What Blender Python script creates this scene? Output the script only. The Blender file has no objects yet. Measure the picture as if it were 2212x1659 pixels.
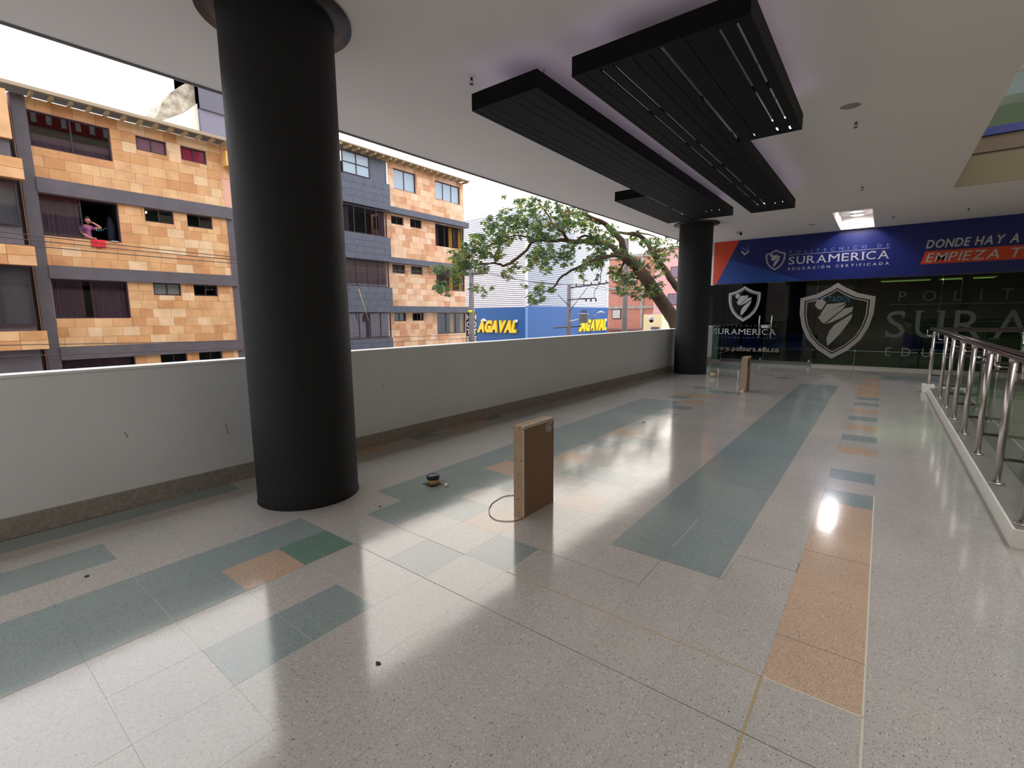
import bpy, math, random
import numpy as np
from mathutils import Matrix, Vector
random.seed(7)
PI = math.pi
sc = bpy.context.scene
COL = sc.collection

# ------------------------------------------------------------------ camera, sky, exposure
cd = bpy.data.cameras.new('camera')
cam = bpy.data.objects.new('camera', cd); COL.objects.link(cam)
cd.sensor_width = 36; cd.lens = 1024.5 / 2212 * 36; cd.clip_start = 0.05; cd.clip_end = 400
def _cam_axes(th, ro, ya):
    cy, sy = math.cos(ya), math.sin(ya)
    ct, st = math.cos(th), math.sin(th); cr, sr = math.cos(ro), math.sin(ro)
    P = Matrix(((1, 0, 0), (0, ct, -st), (0, st, ct))); Z = Matrix(((cr, -sr, 0), (sr, cr, 0), (0, 0, 1)))
    D = Z @ P @ Vector((sy, 0, cy)); Cc = Z @ P @ Vector((cy, 0, -sy)); V = Z @ P @ Vector((0, 1, 0))
    return Matrix((Cc, D, -V))          # rows: world X, Y, Z in camera coordinates (right, down, forward)
CM = _cam_axes(0.142548, -0.0071485, 0.660127)
right, down, fwd = CM.col[0], CM.col[1], CM.col[2]
cam.matrix_world = Matrix((( right.x, -down.x, -fwd.x, 0), (right.y, -down.y, -fwd.y, 0), (right.z, -down.z, -fwd.z, 1.5), (0, 0, 0, 1)))
sc.camera = cam

sc.view_settings.view_transform = 'Standard'; sc.view_settings.look = 'None'
sc.view_settings.gamma = 1; sc.view_settings.use_curve_mapping = False
sc.view_settings.exposure = 0.0

w = bpy.data.worlds.new('sky'); sc.world = w; w.use_nodes = True
nt = w.node_tree; nt.nodes.clear()
out = nt.nodes.new('ShaderNodeOutputWorld'); bg = nt.nodes.new('ShaderNodeBackground')
geo = nt.nodes.new('ShaderNodeTexCoord'); vm = nt.nodes.new('ShaderNodeVectorMath'); vm.operation = 'DOT_PRODUCT'
SUNV = Vector((-0.62, 0.76, 0.17)).normalized()     # low evening sun behind the store across the street
vm.inputs[1].default_value = SUNV
nt.links.new(geo.outputs['Generated'], vm.inputs[0])
cr = nt.nodes.new('ShaderNodeValToRGB')
cr.color_ramp.elements[0].position = 0.0; cr.color_ramp.elements[0].color = (0.80, 0.86, 1.0, 1)
cr.color_ramp.elements[1].position = 1.0; cr.color_ramp.elements[1].color = (1.0, 0.92, 0.82, 1)
e = cr.color_ramp.elements.new(0.75); e.color = (1.0, 0.985, 0.98, 1)
nt.links.new(vm.outputs['Value'], cr.inputs[0])
nt.links.new(cr.outputs[0], bg.inputs[0]); bg.inputs[1].default_value = 3.6
nt.links.new(bg.outputs[0], out.inputs[0])

def area_light(name, loc, rot, sx, sy, power, color=(1, 1, 1), spread=PI):
    l = bpy.data.lights.new(name, 'AREA'); l.shape = 'RECTANGLE'; l.size = sx; l.size_y = sy
    l.energy = power; l.color = color; l.spread = spread
    o = bpy.data.objects.new(name, l); o.location = loc; o.rotation_euler = rot; COL.objects.link(o); return o
# the two recessed downlights by the far wall
area_light('downlight_lamp', (-0.75, 15.55, 4.02), (0, 0, 0), 0.3, 0.3, 16, (1, 0.97, 1.0))
area_light('downlight_lamp', (-0.75, 14.6, 4.02), (0, 0, 0), 0.3, 0.3, 16, (1, 0.97, 1.0))

# unseen fill lights added behind the camera and over the atrium to brighten the interior
area_light('rear_fill_light', (-2.0, -3.2, 3.7), (0, 0, 0), 4.0, 2.0, 80, (1, .97, .95))
area_light('atrium_fill_light', (4.2, 7.5, 8.7), (0, 0, 0), 2.5, 7, 300, (1, .97, .93), 2.0)

# ------------------------------------------------------------------ helpers
def lin(c):
    return tuple(((v / 255) / 12.92 if v / 255 <= 0.04045 else ((v / 255 + 0.055) / 1.055) ** 2.4) for v in c) + (1,)

MATS = {}
def mat(name, rgb, rough=0.6, metal=0.0, noise=0.0, nscale=5.0, bump=0.0, bscale=60.0, spec=0.5, emit=None, estr=0.0, coat=0.0, rgb2=None):
    if name in MATS: return MATS[name]
    m = bpy.data.materials.new(name); m.use_nodes = True; n = m.node_tree.nodes; L = m.node_tree.links
    b = n['Principled BSDF']; col = lin(rgb)
    b.inputs['Base Color'].default_value = col; b.inputs['Roughness'].default_value = rough
    b.inputs['Metallic'].default_value = metal; b.inputs['Specular IOR Level'].default_value = spec
    b.inputs['Coat Weight'].default_value = coat
    g = n.new('ShaderNodeNewGeometry')
    if noise or rgb2:
        t = n.new('ShaderNodeTexNoise'); t.inputs['Scale'].default_value = nscale; t.inputs['Detail'].default_value = 5
        L.new(g.outputs['Position'], t.inputs['Vector'])
        r = n.new('ShaderNodeValToRGB')
        a = tuple(v * (1 - noise) for v in col[:3]) + (1,)
        z = lin(rgb2) if rgb2 else tuple(min(1, v * (1 + noise)) for v in col[:3]) + (1,)
        r.color_ramp.elements[0].color = a; r.color_ramp.elements[1].color = z
        r.color_ramp.elements[0].position = 0.3; r.color_ramp.elements[1].position = 0.7
        L.new(t.outputs['Fac'], r.inputs[0]); L.new(r.outputs[0], b.inputs['Base Color'])
    if bump:
        t = n.new('ShaderNodeTexNoise'); t.inputs['Scale'].default_value = bscale; t.inputs['Detail'].default_value = 3
        L.new(g.outputs['Position'], t.inputs['Vector'])
        bp = n.new('ShaderNodeBump'); bp.inputs['Strength'].default_value = bump; bp.inputs['Distance'].default_value = 0.01
        L.new(t.outputs['Fac'], bp.inputs['Height']); L.new(bp.outputs[0], b.inputs['Normal'])
    if emit:
        b.inputs['Emission Color'].default_value = lin(emit); b.inputs['Emission Strength'].default_value = estr
    MATS[name] = m; return m

def glass_mat(name, tint, refl_rough=0.0, ior=1.5, opacity=0.0, ocol=(10, 12, 14)):
    if name in MATS: return MATS[name]
    m = bpy.data.materials.new(name); m.use_nodes = True; n = m.node_tree.nodes; L = m.node_tree.links
    n.clear(); o = n.new('ShaderNodeOutputMaterial')
    tr = n.new('ShaderNodeBsdfTransparent'); tr.inputs[0].default_value = lin(tint)
    gl = n.new('ShaderNodeBsdfGlossy'); gl.inputs['Roughness'].default_value = refl_rough
    fr = n.new('ShaderNodeFresnel'); fr.inputs[0].default_value = ior
    gg = n.new('ShaderNodeNewGeometry'); iv = n.new('ShaderNodeMath'); iv.operation = 'SUBTRACT'; iv.inputs[0].default_value = 1; L.new(gg.outputs['Backfacing'], iv.inputs[1])
    ml = n.new('ShaderNodeMath'); ml.operation = 'MULTIPLY'; L.new(fr.outputs[0], ml.inputs[0]); L.new(iv.outputs[0], ml.inputs[1])
    mx = n.new('ShaderNodeMixShader'); L.new(ml.outputs[0], mx.inputs[0]); L.new(tr.outputs[0], mx.inputs[1]); L.new(gl.outputs[0], mx.inputs[2])
    last = mx
    if opacity:
        df = n.new('ShaderNodeBsdfDiffuse'); df.inputs[0].default_value = lin(ocol)
        m2 = n.new('ShaderNodeMixShader'); m2.inputs[0].default_value = opacity
        L.new(tr.outputs[0], m2.inputs[1]); L.new(df.outputs[0], m2.inputs[2]); L.new(m2.outputs[0], mx.inputs[1])
    L.new(last.outputs[0], o.inputs[0]); MATS[name] = m; return m

def terrazzo(name, rgb, chip_dark, chip_light, dens=0.5):
    m = bpy.data.materials.new(name); m.use_nodes = True; n = m.node_tree.nodes; L = m.node_tree.links
    b = n['Principled BSDF']; g = n.new('ShaderNodeNewGeometry')
    big = n.new('ShaderNodeTexNoise'); big.inputs['Scale'].default_value = 1.3; big.inputs['Detail'].default_value = 3
    L.new(g.outputs['Position'], big.inputs['Vector'])
    c0 = lin(rgb); r0 = n.new('ShaderNodeValToRGB'); r0.color_ramp.elements[0].position = .35; r0.color_ramp.elements[1].position = .65
    r0.color_ramp.elements[0].color = tuple(v * .93 for v in c0[:3]) + (1,); r0.color_ramp.elements[1].color = (min(1, c0[0] * 1.06), c0[1] * 1.03, c0[2] * 1.0, 1)
    L.new(big.outputs['Fac'], r0.inputs[0])
    last = r0.outputs[0]
    for sc_, lo, hi, cc, fac in ((48, .055, .075, chip_dark, .8), (95, .085, .13, chip_dark, .55), (75, .10, .15, chip_light, .6), (160, .15, .25, chip_dark, .35)):
        v = n.new('ShaderNodeTexVoronoi'); v.inputs['Scale'].default_value = sc_; v.inputs['Randomness'].default_value = 1
        mp = n.new('ShaderNodeMapping'); mp.inputs['Location'].default_value = (sc_ * .13, sc_ * .7, 0); mp.inputs['Scale'].default_value = (1, .6, 0) if sc_ < 100 else (1, 1, 0)
        L.new(g.outputs['Position'], mp.inputs[0]); L.new(mp.outputs[0], v.inputs['Vector'])
        rr = n.new('ShaderNodeMapRange'); rr.inputs[1].default_value = lo * 2.2; rr.inputs[2].default_value = hi * 2.2; rr.inputs[3].default_value = fac; rr.inputs[4].default_value = 0
        L.new(v.outputs['Distance'], rr.inputs[0])
        sep = n.new('ShaderNodeSeparateColor'); L.new(v.outputs['Color'], sep.inputs[0])
        gt = n.new('ShaderNodeMath'); gt.operation = 'LESS_THAN'; gt.inputs[1].default_value = dens if sc_ > 50 else .10
        L.new(sep.outputs[0], gt.inputs[0]); mu = n.new('ShaderNodeMath'); mu.operation = 'MULTIPLY'
        L.new(rr.outputs[0], mu.inputs[0]); L.new(gt.outputs[0], mu.inputs[1])
        mx = n.new('ShaderNodeMix'); mx.data_type = 'RGBA'; L.new(mu.outputs[0], mx.inputs[0]); L.new(last, mx.inputs[6]); mx.inputs[7].default_value = lin(cc)
        last = mx.outputs[2]
    L.new(last, b.inputs['Base Color'])
    ro = n.new('ShaderNodeTexNoise'); ro.inputs['Scale'].default_value = 2.2; ro.inputs['Detail'].default_value = 6; L.new(g.outputs['Position'], ro.inputs['Vector'])
    rm = n.new('ShaderNodeMapRange'); rm.inputs[3].default_value = .07; rm.inputs[4].default_value = .17; L.new(ro.outputs['Fac'], rm.inputs[0]); L.new(rm.outputs[0], b.inputs['Roughness'])
    b.inputs['Specular IOR Level'].default_value = 0.75
    wv = n.new('ShaderNodeTexNoise'); wv.inputs['Scale'].default_value = 3.5; L.new(g.outputs['Position'], wv.inputs['Vector'])
    bp = n.new('ShaderNodeBump'); bp.inputs['Strength'].default_value = .05; bp.inputs['Distance'].default_value = .02; L.new(wv.outputs['Fac'], bp.inputs['Height']); L.new(bp.outputs[0], b.inputs['Normal'])
    MATS[name] = m; return m

class MB:
    """collects simple solids and links them as one mesh object"""
    def __init__(s): s.v = []; s.f = []; s.mi = []; s.sm = []
    def add(s, vs, fs, mi=0, sm=False):
        k = len(s.v); s.v += [tuple(p) for p in vs]; s.f += [tuple(i + k for i in f) for f in fs]; s.mi += [mi] * len(fs); s.sm += [sm] * len(fs); return s
    def box(s, x0, x1, y0, y1, z0, z1, mi=0):
        if x0 > x1: x0, x1 = x1, x0
        if y0 > y1: y0, y1 = y1, y0
        return s.add([(x0, y0, z0), (x1, y0, z0), (x1, y1, z0), (x0, y1, z0), (x0, y0, z1), (x1, y0, z1), (x1, y1, z1), (x0, y1, z1)],
                     [(0, 3, 2, 1), (4, 5, 6, 7), (0, 1, 5, 4), (1, 2, 6, 5), (2, 3, 7, 6), (3, 0, 4, 7)], mi)
    def slab(s, poly, z0, z1, mi=0):           # poly counter-clockwise seen from above
        n = len(poly)
        return s.add([(x, y, z0) for x, y in poly] + [(x, y, z1) for x, y in poly],
                     [tuple(range(n))[::-1], tuple(range(n, 2 * n))] + [(i, (i + 1) % n, n + (i + 1) % n, n + i) for i in range(n)], mi)
    def plate(s, poly, o, ux, uz, d, mi=0):      # polygon drawn on a wall: o + x*ux + z*uz, thickness along d
        n = len(poly); o, ux, uz, d = Vector(o), Vector(ux), Vector(uz), Vector(d)
        a = [o + ux * x + uz * y for x, y in poly]; b = [p + d for p in a]
        return s.add(a + b, [tuple(range(n))[::-1], tuple(range(n, 2 * n))] + [(i, (i + 1) % n, n + (i + 1) % n, n + i) for i in range(n)], mi)
    def tube(s, pts, r, n=10, mi=0, caps=True, r2=None):
        pts = [Vector(p) for p in pts]; k = len(pts); rs = r if isinstance(r, (list, tuple)) else [r] * k
        vs = []; prev = None
        for i, p in enumerate(pts):
            t = (pts[min(i + 1, k - 1)] - pts[max(i - 1, 0)]).normalized()
            a = prev if prev else (Vector((0, 0, 1)) if abs(t.z) < .9 else Vector((1, 0, 0)))
            u = (a - t * a.dot(t)).normalized(); prev = u; v_ = t.cross(u)
            for j in range(n):
                q = 2 * PI * j / n; vs.append(p + (u * math.cos(q) + v_ * math.sin(q)) * rs[i])
        fs = [(i * n + j, i * n + (j + 1) % n, (i + 1) * n + (j + 1) % n, (i + 1) * n + j) for i in range(k - 1) for j in range(n)]
        s.add(vs, fs, mi, True)
        if caps:
            b = len(s.v) - k * n
            s.f += [tuple(range(b, b + n))[::-1], tuple(range(b + (k - 1) * n, b + k * n))]; s.mi += [mi] * 2; s.sm += [False] * 2
        return s
    def lathe(s, prof, c=(0, 0, 0), n=32, mi=0, sm=True, caps=True):   # prof [(r,z)]
        vs = [(c[0] + r * math.cos(2 * PI * j / n), c[1] + r * math.sin(2 * PI * j / n), c[2] + z) for r, z in prof for j in range(n)]
        k = len(prof)
        s.add(vs, [(i * n + j, i * n + (j + 1) % n, (i + 1) * n + (j + 1) % n, (i + 1) * n + j) for i in range(k - 1) for j in range(n)], mi, sm)
        if caps:
            b = len(s.v) - k * n
            s.f += [tuple(range(b, b + n))[::-1], tuple(range(b + (k - 1) * n, b + k * n))]; s.mi += [mi] * 2; s.sm += [False] * 2
        return s
    def mesh(s, name, mats):
        me = bpy.data.meshes.new(name); me.from_pydata(s.v, [], s.f)
        for m in (mats if isinstance(mats, (list, tuple)) else [mats]): me.materials.append(m)
        me.polygons.foreach_set('material_index', s.mi); me.polygons.foreach_set('use_smooth', s.sm); me.update(); return me
    def build(s, name, mats, parent=None, loc=None, **props):
        return link(name, s.mesh(name, mats), parent, loc, **props)

def link(name, data, parent=None, loc=None, **props):
    o = bpy.data.objects.new(name, data); COL.objects.link(o)
    if parent is not None:
        o.parent = parent
    if loc is not None: o.location = loc
    for k, v in props.items(): o[k] = v
    return o

def thing(name, label, category, loc=(0, 0, 0), group=None):
    o = bpy.data.objects.new(name, None); COL.objects.link(o); o.location = loc; o.empty_display_size = .2
    o['label'] = label; o['category'] = category
    if group: o['group'] = group
    return o
def part(mb, name, mats, root, **props):       # mesh given in world coordinates, parented to a thing
    o = mb.build(name, mats, root, **props)
    r = root; off = Vector((0, 0, 0))
    while r is not None: off += r.location; r = r.parent
    o.location = -off
    return o
def bevel(o, w=.003, seg=2):
    m = o.modifiers.new('bevel', 'BEVEL'); m.width = w; m.segments = seg; m.limit_method = 'ANGLE'; return o

def text_mesh(body, w, h, bold=0.0, shear=0.0, depth=.01, spacing=1.0):
    c = bpy.data.curves.new('lettering', 'FONT'); c.body = body; c.offset = bold; c.shear = shear; c.space_character = spacing; c.resolution_u = 3
    o = bpy.data.objects.new('lettering', c); COL.objects.link(o); bpy.context.view_layer.update()
    me = bpy.data.meshes.new_from_object(o.evaluated_get(bpy.context.evaluated_depsgraph_get()))
    bpy.data.objects.remove(o); co = np.array([v.co[:2] for v in me.vertices]); mn = co.min(0); sz = co.max(0) - mn
    V = [(float((x - mn[0]) / sz[0] * w), float((y - mn[1]) / sz[1] * h)) for x, y in co]
    F = [tuple(p.vertices) for p in me.polygons]
    # border edges for the thickness
    cnt = {}
    for f in F:
        for a, b in zip(f, f[1:] + f[:1]): cnt[(a, b)] = 1
    E_ = [(a, b) for a, b in cnt if (b, a) not in cnt]
    bpy.data.meshes.remove(me)
    return V, F, E_
def text_on(mb, body, w, h, o, ux, uz, d, mi=0, **kw):
    V, F, E_ = text_mesh(body, w, h, **kw); o, ux, uz, d = Vector(o), Vector(ux), Vector(uz), Vector(d); n = len(V)
    a = [o + ux * x + uz * y for x, y in V]; b = [p + d for p in a]
    mb.add(a + b, [tuple(i + n for i in f) for f in F] + [(p, q, q + n, p + n) for p, q in E_], mi)
    return mb
GLY = {}
def glyph(c, bold, shear):
    key = (c, bold, shear)
    if key not in GLY:
        cu = bpy.data.curves.new('lettering', 'FONT'); cu.body = c; cu.offset = bold; cu.shear = shear; cu.resolution_u = 3
        o = bpy.data.objects.new('lettering', cu); COL.objects.link(o); bpy.context.view_layer.update()
        me = bpy.data.meshes.new_from_object(o.evaluated_get(bpy.context.evaluated_depsgraph_get())); bpy.data.objects.remove(o)
        V = [(v.co.x, v.co.y) for v in me.vertices]; F = [tuple(p.vertices) for p in me.polygons]; bpy.data.meshes.remove(me)
        cnt = {(a, b) for f in F for a, b in zip(f, f[1:] + f[:1])}; E_ = [(a, b) for a, b in cnt if (b, a) not in cnt]
        GLY[key] = (V, F, E_, min(v[0] for v in V), max(v[0] for v in V))
    return GLY[key]
def letters(root, m, word, w, h, o, ux, uz, d, bold=0.0, shear=0.0, gap=.12, space=.35, joined=False, name='letter', ref='H'):
    """a line of sans letters fitted to width w and cap height h; every letter a part of root unless joined"""
    o, ux, uz, d = Vector(o), Vector(ux), Vector(uz), Vector(d)
    cap = max(v[1] for v in glyph(ref, bold, 0)[0]); x = 0; lay = []
    for c in word:
        if c == ' ': x += space; continue
        V, F, E_, a, b = glyph(c, bold, shear); V0, _, _, a0, b0 = glyph(c, bold, 0)
        lay.append((V, F, E_, x - a0)); x += b0 - a0 + gap
    kx = w / (x - gap); ky = h / cap; mb = MB(); res = []
    for V, F, E_, dx in lay:
        n = len(V); A = [o + ux * ((q[0] + dx) * kx) + uz * (q[1] * ky) for q in V]; B = [q + d for q in A]
        mb.add(A + B, [tuple(i + n for i in f) for f in F] + [(p_, q, q + n, p_ + n) for p_, q in E_])
        if not joined: res.append(part(mb, name, m, root)); mb = MB()
    if joined: res.append(part(mb, 'lettering', m, root, kind='stuff'))
    return res
SERIF = {'S': [(.06, .22, 0, 'v'), (.84, .22, 1, 'v')], 'U': [(.12, .3, 1, 'h'), (.86, .3, 1, 'h')], 'R': [(.12, .34, 0, 'h'), (.10, .2, 1, 'h'), (.9, .26, 0, 'h')],
         'A': [(.06, .3, 0, 'h'), (.93, .32, 0, 'h')], 'M': [(.06, .2, 0, 'h'), (.94, .2, 0, 'h'), (.04, .12, 1, 'h'), (.96, .12, 1, 'h')],
         'E': [(.10, .2, 0, 'h'), (.10, .2, 1, 'h'), (.95, .14, 0, 'u'), (.95, .14, 1, 'd')], 'I': [(.5, 2.6, 0, 'h'), (.5, 2.6, 1, 'h')],
         'C': [(.92, .2, 1, 'd')], 'P': [(.12, .34, 0, 'h'), (.1, .2, 1, 'h')], 'O': [], 'L': [(.1, .3, 0, 'h'), (.1, .3, 1, 'h'), (.95, .16, 0, 'u')],
         'T': [(.5, .4, 0, 'h'), (.04, .16, 1, 'd'), (.96, .16, 1, 'd')], 'N': [(.1, .26, 0, 'h'), (.1, .2, 1, 'h'), (.92, .3, 1, 'h')], 'D': [(.08, .2, 0, 'h'), (.08, .2, 1, 'h')]}
LW = {'I': .16, 'M': 1.05, 'A': .95, 'R': .8, 'E': .66, 'S': .62, 'C': .85, 'U': .85, 'P': .7, 'O': .95, 'L': .62, 'T': .8, 'N': .9, 'D': .9, ' ': .5}
def serif_word(root, m, word, w, h, o, ux, uz, d, mi=0, gap=.22, bold=0.0):
    """a word in serif capitals fitted into w x h, each letter a sans glyph with slab serifs"""
    tot = sum(LW.get(c, .8) for c in word) + gap * (len(word) - 1); k = w / tot; x = 0
    o, ux, uz, d = Vector(o), Vector(ux), Vector(uz), Vector(d); st = .045 * h
    for c in word:
        lw = LW.get(c, .8) * k
        if c != ' ':
            mb = MB()
            text_on(mb, c, lw, h, o + ux * x, ux, uz, d, mi, bold=bold)
            for fx, sw, top, kind in SERIF.get(c, []):
                bw = sw * lw
                cx_ = x + fx * lw
                if kind == 'h': x0, x1, z0, z1 = cx_ - bw / 2, cx_ + bw / 2, (h - st if top else 0), (h if top else st)
                elif kind == 'v': x0, x1, z0, z1 = cx_ - st / 2, cx_ + st / 2, (h * .74 if top else 0), (h if top else h * .26)
                elif kind == 'u': x0, x1, z0, z1 = cx_ - st / 2, cx_ + st / 2, 0, h * .24
                else: x0, x1, z0, z1 = cx_ - st / 2, cx_ + st / 2, h * .76, h
                mb.plate([(x0, z0), (x1, z0), (x1, z1), (x0, z1)], o, ux, uz, d * 1.02, mi)
            part(mb, 'letter', m, root)
        x += lw + gap * k
def shield(mb, cx, cz, hw, hh, y, d, mi=0, line=.14):
    """shield outline with an inner line and a ribboned figure, drawn on a wall facing -Y"""
    def sh(k):
        P = [(-1, .62), (-.55, .72), (-.2, .88), (0, 1), (.2, .88), (.55, .72), (1, .62), (.99, .2), (.9, -.15), (.72, -.48), (.42, -.76), (0, -1), (-.42, -.76), (-.72, -.48), (-.9, -.15), (-.99, .2)]
        return [(x * k, z * k) for x, z in P]
    def ring(k0, k1):
        A, B = sh(k0), sh(k1); n = len(A)
        for i in range(n):
            j = (i + 1) % n
            mb.plate([B[i], B[j], A[j], A[i]], (cx, y, cz), (hw, 0, 0), (0, 0, hh), d, mi)
    ring(1.0, 1 - line); ring(1 - line - .04, 1 - line - .07)
    def pg(*p):
        if sum(p[k - 1][0] * p[k][1] - p[k][0] * p[k - 1][1] for k in range(len(p))) < 0: p = p[::-1]
        mb.plate(p, (cx, y, cz), (hw, 0, 0), (0, 0, hh), d, mi)
    pg((-.58, .43), (-.49, .33), (-.39, .30), (-.31, .42), (-.27, .50), (-.41, .60), (-.49, .59))
    pg((-.42, .15), (-.16, .27), (.06, .37), (.27, .49), (0, .465), (-.24, .45), (-.35, .28))
    pg((-.47, .11), (-.35, -.03), (-.27, -.06), (-.04, .14), (.18, .31), (.27, .45), (0, .33), (-.29, .21))
    pg((-.24, -.08), (-.08, -.03), (.2, .10), (.44, .25), (.46, .37), (.24, .33), (0, .13))
    pg((-.14, -.66), (-.18, -.47), (-.12, -.27), (0, -.10), (.24, .06), (.45, .20), (.44, .08), (.33, -.1), (.16, -.35), (0, -.53))
    return mb

# ------------------------------------------------------------------ materials
M_beige = terrazzo('terrazzo_beige', (172, 167, 161), (88, 84, 80), (194, 192, 188), .4)
M_green = terrazzo('terrazzo_green', (134, 146, 144), (82, 94, 92), (150, 162, 160), .5)
M_deep = terrazzo('terrazzo_deep_green', (108, 134, 120), (60, 80, 70), (136, 154, 144), .5)
M_orange = terrazzo('terrazzo_orange', (184, 158, 136), (104, 82, 66), (200, 178, 158), .5)
M_grout = mat('grout', (166, 160, 150), .3)
M_joint = mat('dark_joint', (74, 66, 58), .6)
M_yjoint = mat('yellow_joint', (158, 140, 98), .5)
M_ljoint = mat('light_joint', (196, 190, 170), .4)
M_ceil = mat('ceiling_paint', (228, 222, 218), .85, noise=.02, nscale=.6)
M_wall = mat('parapet_paint', (222, 226, 228), .45, noise=.04, nscale=1.2)
M_cap = mat('white_edge', (235, 235, 235), .5)
M_gran = mat('granite_skirting', (150, 142, 134), .35, noise=.2, nscale=30)
M_black = mat('black_textured_coat', (12, 13, 15), .55, noise=.3, nscale=60, bump=.9, bscale=260, spec=.45)
M_blackp = mat('black_panel', (13, 13, 14), .6, spec=.15)
M_collar = mat('dark_bronze_collar', (48, 46, 44), .4, metal=.3)
M_white = mat('white_paint', (226, 224, 220), .5)
M_steel = mat('brushed_steel', (206, 196, 194), .3, metal=1.0)
M_steel_d = mat('handrail_steel', (120, 108, 108), .25, metal=1.0)
M_rglass = glass_mat('railing_glass', (206, 222, 210), 0, 1.5)
M_sglass = glass_mat('shopfront_glass', (150, 166, 158), 0.0, 1.5)
M_frost = mat('frosted_vinyl', (150, 146, 138), .5)
M_frost_d = mat('frosted_vinyl_dim', (84, 88, 82), .5)
M_frost_dd = mat('frosted_vinyl_faint', (50, 56, 54), .5)
M_whitev = mat('white_vinyl', (190, 190, 188), .5)
M_dark = mat('dark_interior', (26, 27, 30), .7)
M_tan = mat('raw_plasterboard', (172, 146, 116), .8, noise=.06, nscale=6)
M_tan2 = mat('brown_board_face', (126, 98, 72), .7, noise=.05, nscale=5)
M_edge = mat('chipped_plaster_edge', (190, 176, 158), .8, noise=.15, nscale=30)
M_hole = mat('screw_hole', (40, 32, 28), .8)

# ------------------------------------------------------------------ setting: floor of terrazzo tiles
G = .3415
def colx(i): return .062 - G * i
floor = MB()
floor.slab([(-5.2, -5), (.9, -5), (.9, 16.9), (-5.0, 16.9)], -.35, -.004)
floor.slab([(.9, -5), (7, -5), (7, 4.4), (.9, 4.4)], -.35, -.004)
floor.slab([(.9, 11.7), (7, 11.7), (7, 16.9), (.9, 16.9)], -.35, -.004)
floor_o = floor.build('floor', M_grout, kind='structure')

TC = {}
def setc(c, js, k):
    for j in (js if hasattr(js, '__iter__') else [js]): TC[(c, j)] = k
setc(0, range(6, 13), 'o'); setc(0, [13, 15, 20, 24, 28, 30, 43], 'g'); setc(0, [18, 22, 26, 38, 39] + list(range(31, 37)), 'o')
for c in (2, 3): setc(c, range(8, 35), 'g')
setc(6, [5, 2, 3], 'g'); setc(5, 6, 'g')
for c in (8, 9): setc(c, range(-14, 5), 'g')
setc(8, 3, 'o'); setc(8, 4, 'd')
setc(11, range(-14, 2), 'g')
setc(8, range(6, 24), 'g'); setc(9, range(7, 24), 'g'); setc(8, 10, 'o')
setc(7, [7, 9, 14, 16 - 0, 20, 22], 'g'); setc(6, [15], 'g'); setc(6, 7, 'o'); setc(7, [12, 16, 24, 26], 'o'); setc(8, 26, 'o'); setc(7, 9, 'g')
setc(5, 11, 'g'); setc(6, 11, 'g'); setc(5, 9, 'o'); setc(8, [25, 29], 'g'); setc(7, 28, 'g'); setc(6, 28, 'g')
setc(13, range(-14, 5), 'g'); setc(13, [11, 15, 24, 31, 32, 33], 'g'); setc(13, [8, 9, 13, 14, 22, 28], 'o')
setc(6, [38, 42], 'g'); setc(5, 37, 'g')
for c in (9, 10, 11, 12): setc(c, range(41, 45), 'g')
for c in (-1, -2): setc(c, range(40, 43), 'g')
setc(-3, range(40, 43), 'g'); setc(9, 36, 'g'); setc(8, 36, 'g')
TM = {'b': M_beige, 'g': M_green, 'o': M_orange, 'd': M_deep}
def project(x, y, z):
    v = CM.transposed() @ Vector((x, y, z - 1.5)); return v.x / v.z * 1024.5 + 1106, v.y / v.z * 1024.5 + 829.5, v.z
cells = []
for c in range(-16, 14):
    for j in range(-14, 48):
        x1, x0 = colx(c), colx(c + 1)
        if c == 13: x0 = -4.62
        y0, y1 = j * G, (j + 1) * G
        if x1 > .77 and y1 > 4.2 and y0 < 12.0: continue
        if c == -3 and x1 > .8: pass
        cx_, cy_ = (x0 + x1) / 2, (y0 + y1) / 2
        u, v_, dz = project(cx_, cy_, 0)
        vis = dz > .2 and -150 < u < 2362 and v_ < 1850
        s = 1 / (dz ** 3) if vis else 0
        if (c, j) in TC and vis: s *= 4.0         # the coloured pieces can be told apart farthest
        cells.append((s, c, j, x0, x1, y0, y1))
cells.sort(key=lambda t: -t[0])
gp = .00018; tile_mesh = {}
rest = MB(); kinds = ['b', 'g', 'o', 'd']
for idx, (s, c, j, x0, x1, y0, y1) in enumerate(cells):
    k = TC.get((c, j), 'b')
    if s == 0 and (j < -10 or c < -9): pass
    if idx < 300:
        wx, wy = x1 - x0 - 2 * gp, y1 - y0 - 2 * gp; key = (k, round(wx, 4))
        if key not in tile_mesh:
            b = MB(); e_ = .0003
            hx, hy = wx / 2, wy / 2
            vs = [(-hx, -hy, -.03), (hx, -hy, -.03), (hx, hy, -.03), (-hx, hy, -.03), (-hx, -hy, -e_), (hx, -hy, -e_), (hx, hy, -e_), (-hx, hy, -e_),
                  (-hx + e_, -hy + e_, 0), (hx - e_, -hy + e_, 0), (hx - e_, hy - e_, 0), (-hx + e_, hy - e_, 0)]
            b.add(vs, [(0, 3, 2, 1), (8, 9, 10, 11)] + [(i, (i + 1) % 4, 4 + (i + 1) % 4, 4 + i) for i in range(4)] + [(4 + i, 4 + (i + 1) % 4, 8 + (i + 1) % 4, 8 + i) for i in range(4)])
            tile_mesh[key] = b.mesh('tile', TM[k])
        link('tile', tile_mesh[key], floor_o, ((x0 + x1) / 2, (y0 + y1) / 2, random.uniform(-.0003, .0001)))
    else:
        rest.box(x0 + gp, x1 - gp, y0 + gp, y1 - gp, -.03, 0, kinds.index(k))
rest.build('tiles', [TM[k] for k in kinds], floor_o, kind='stuff')
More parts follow.
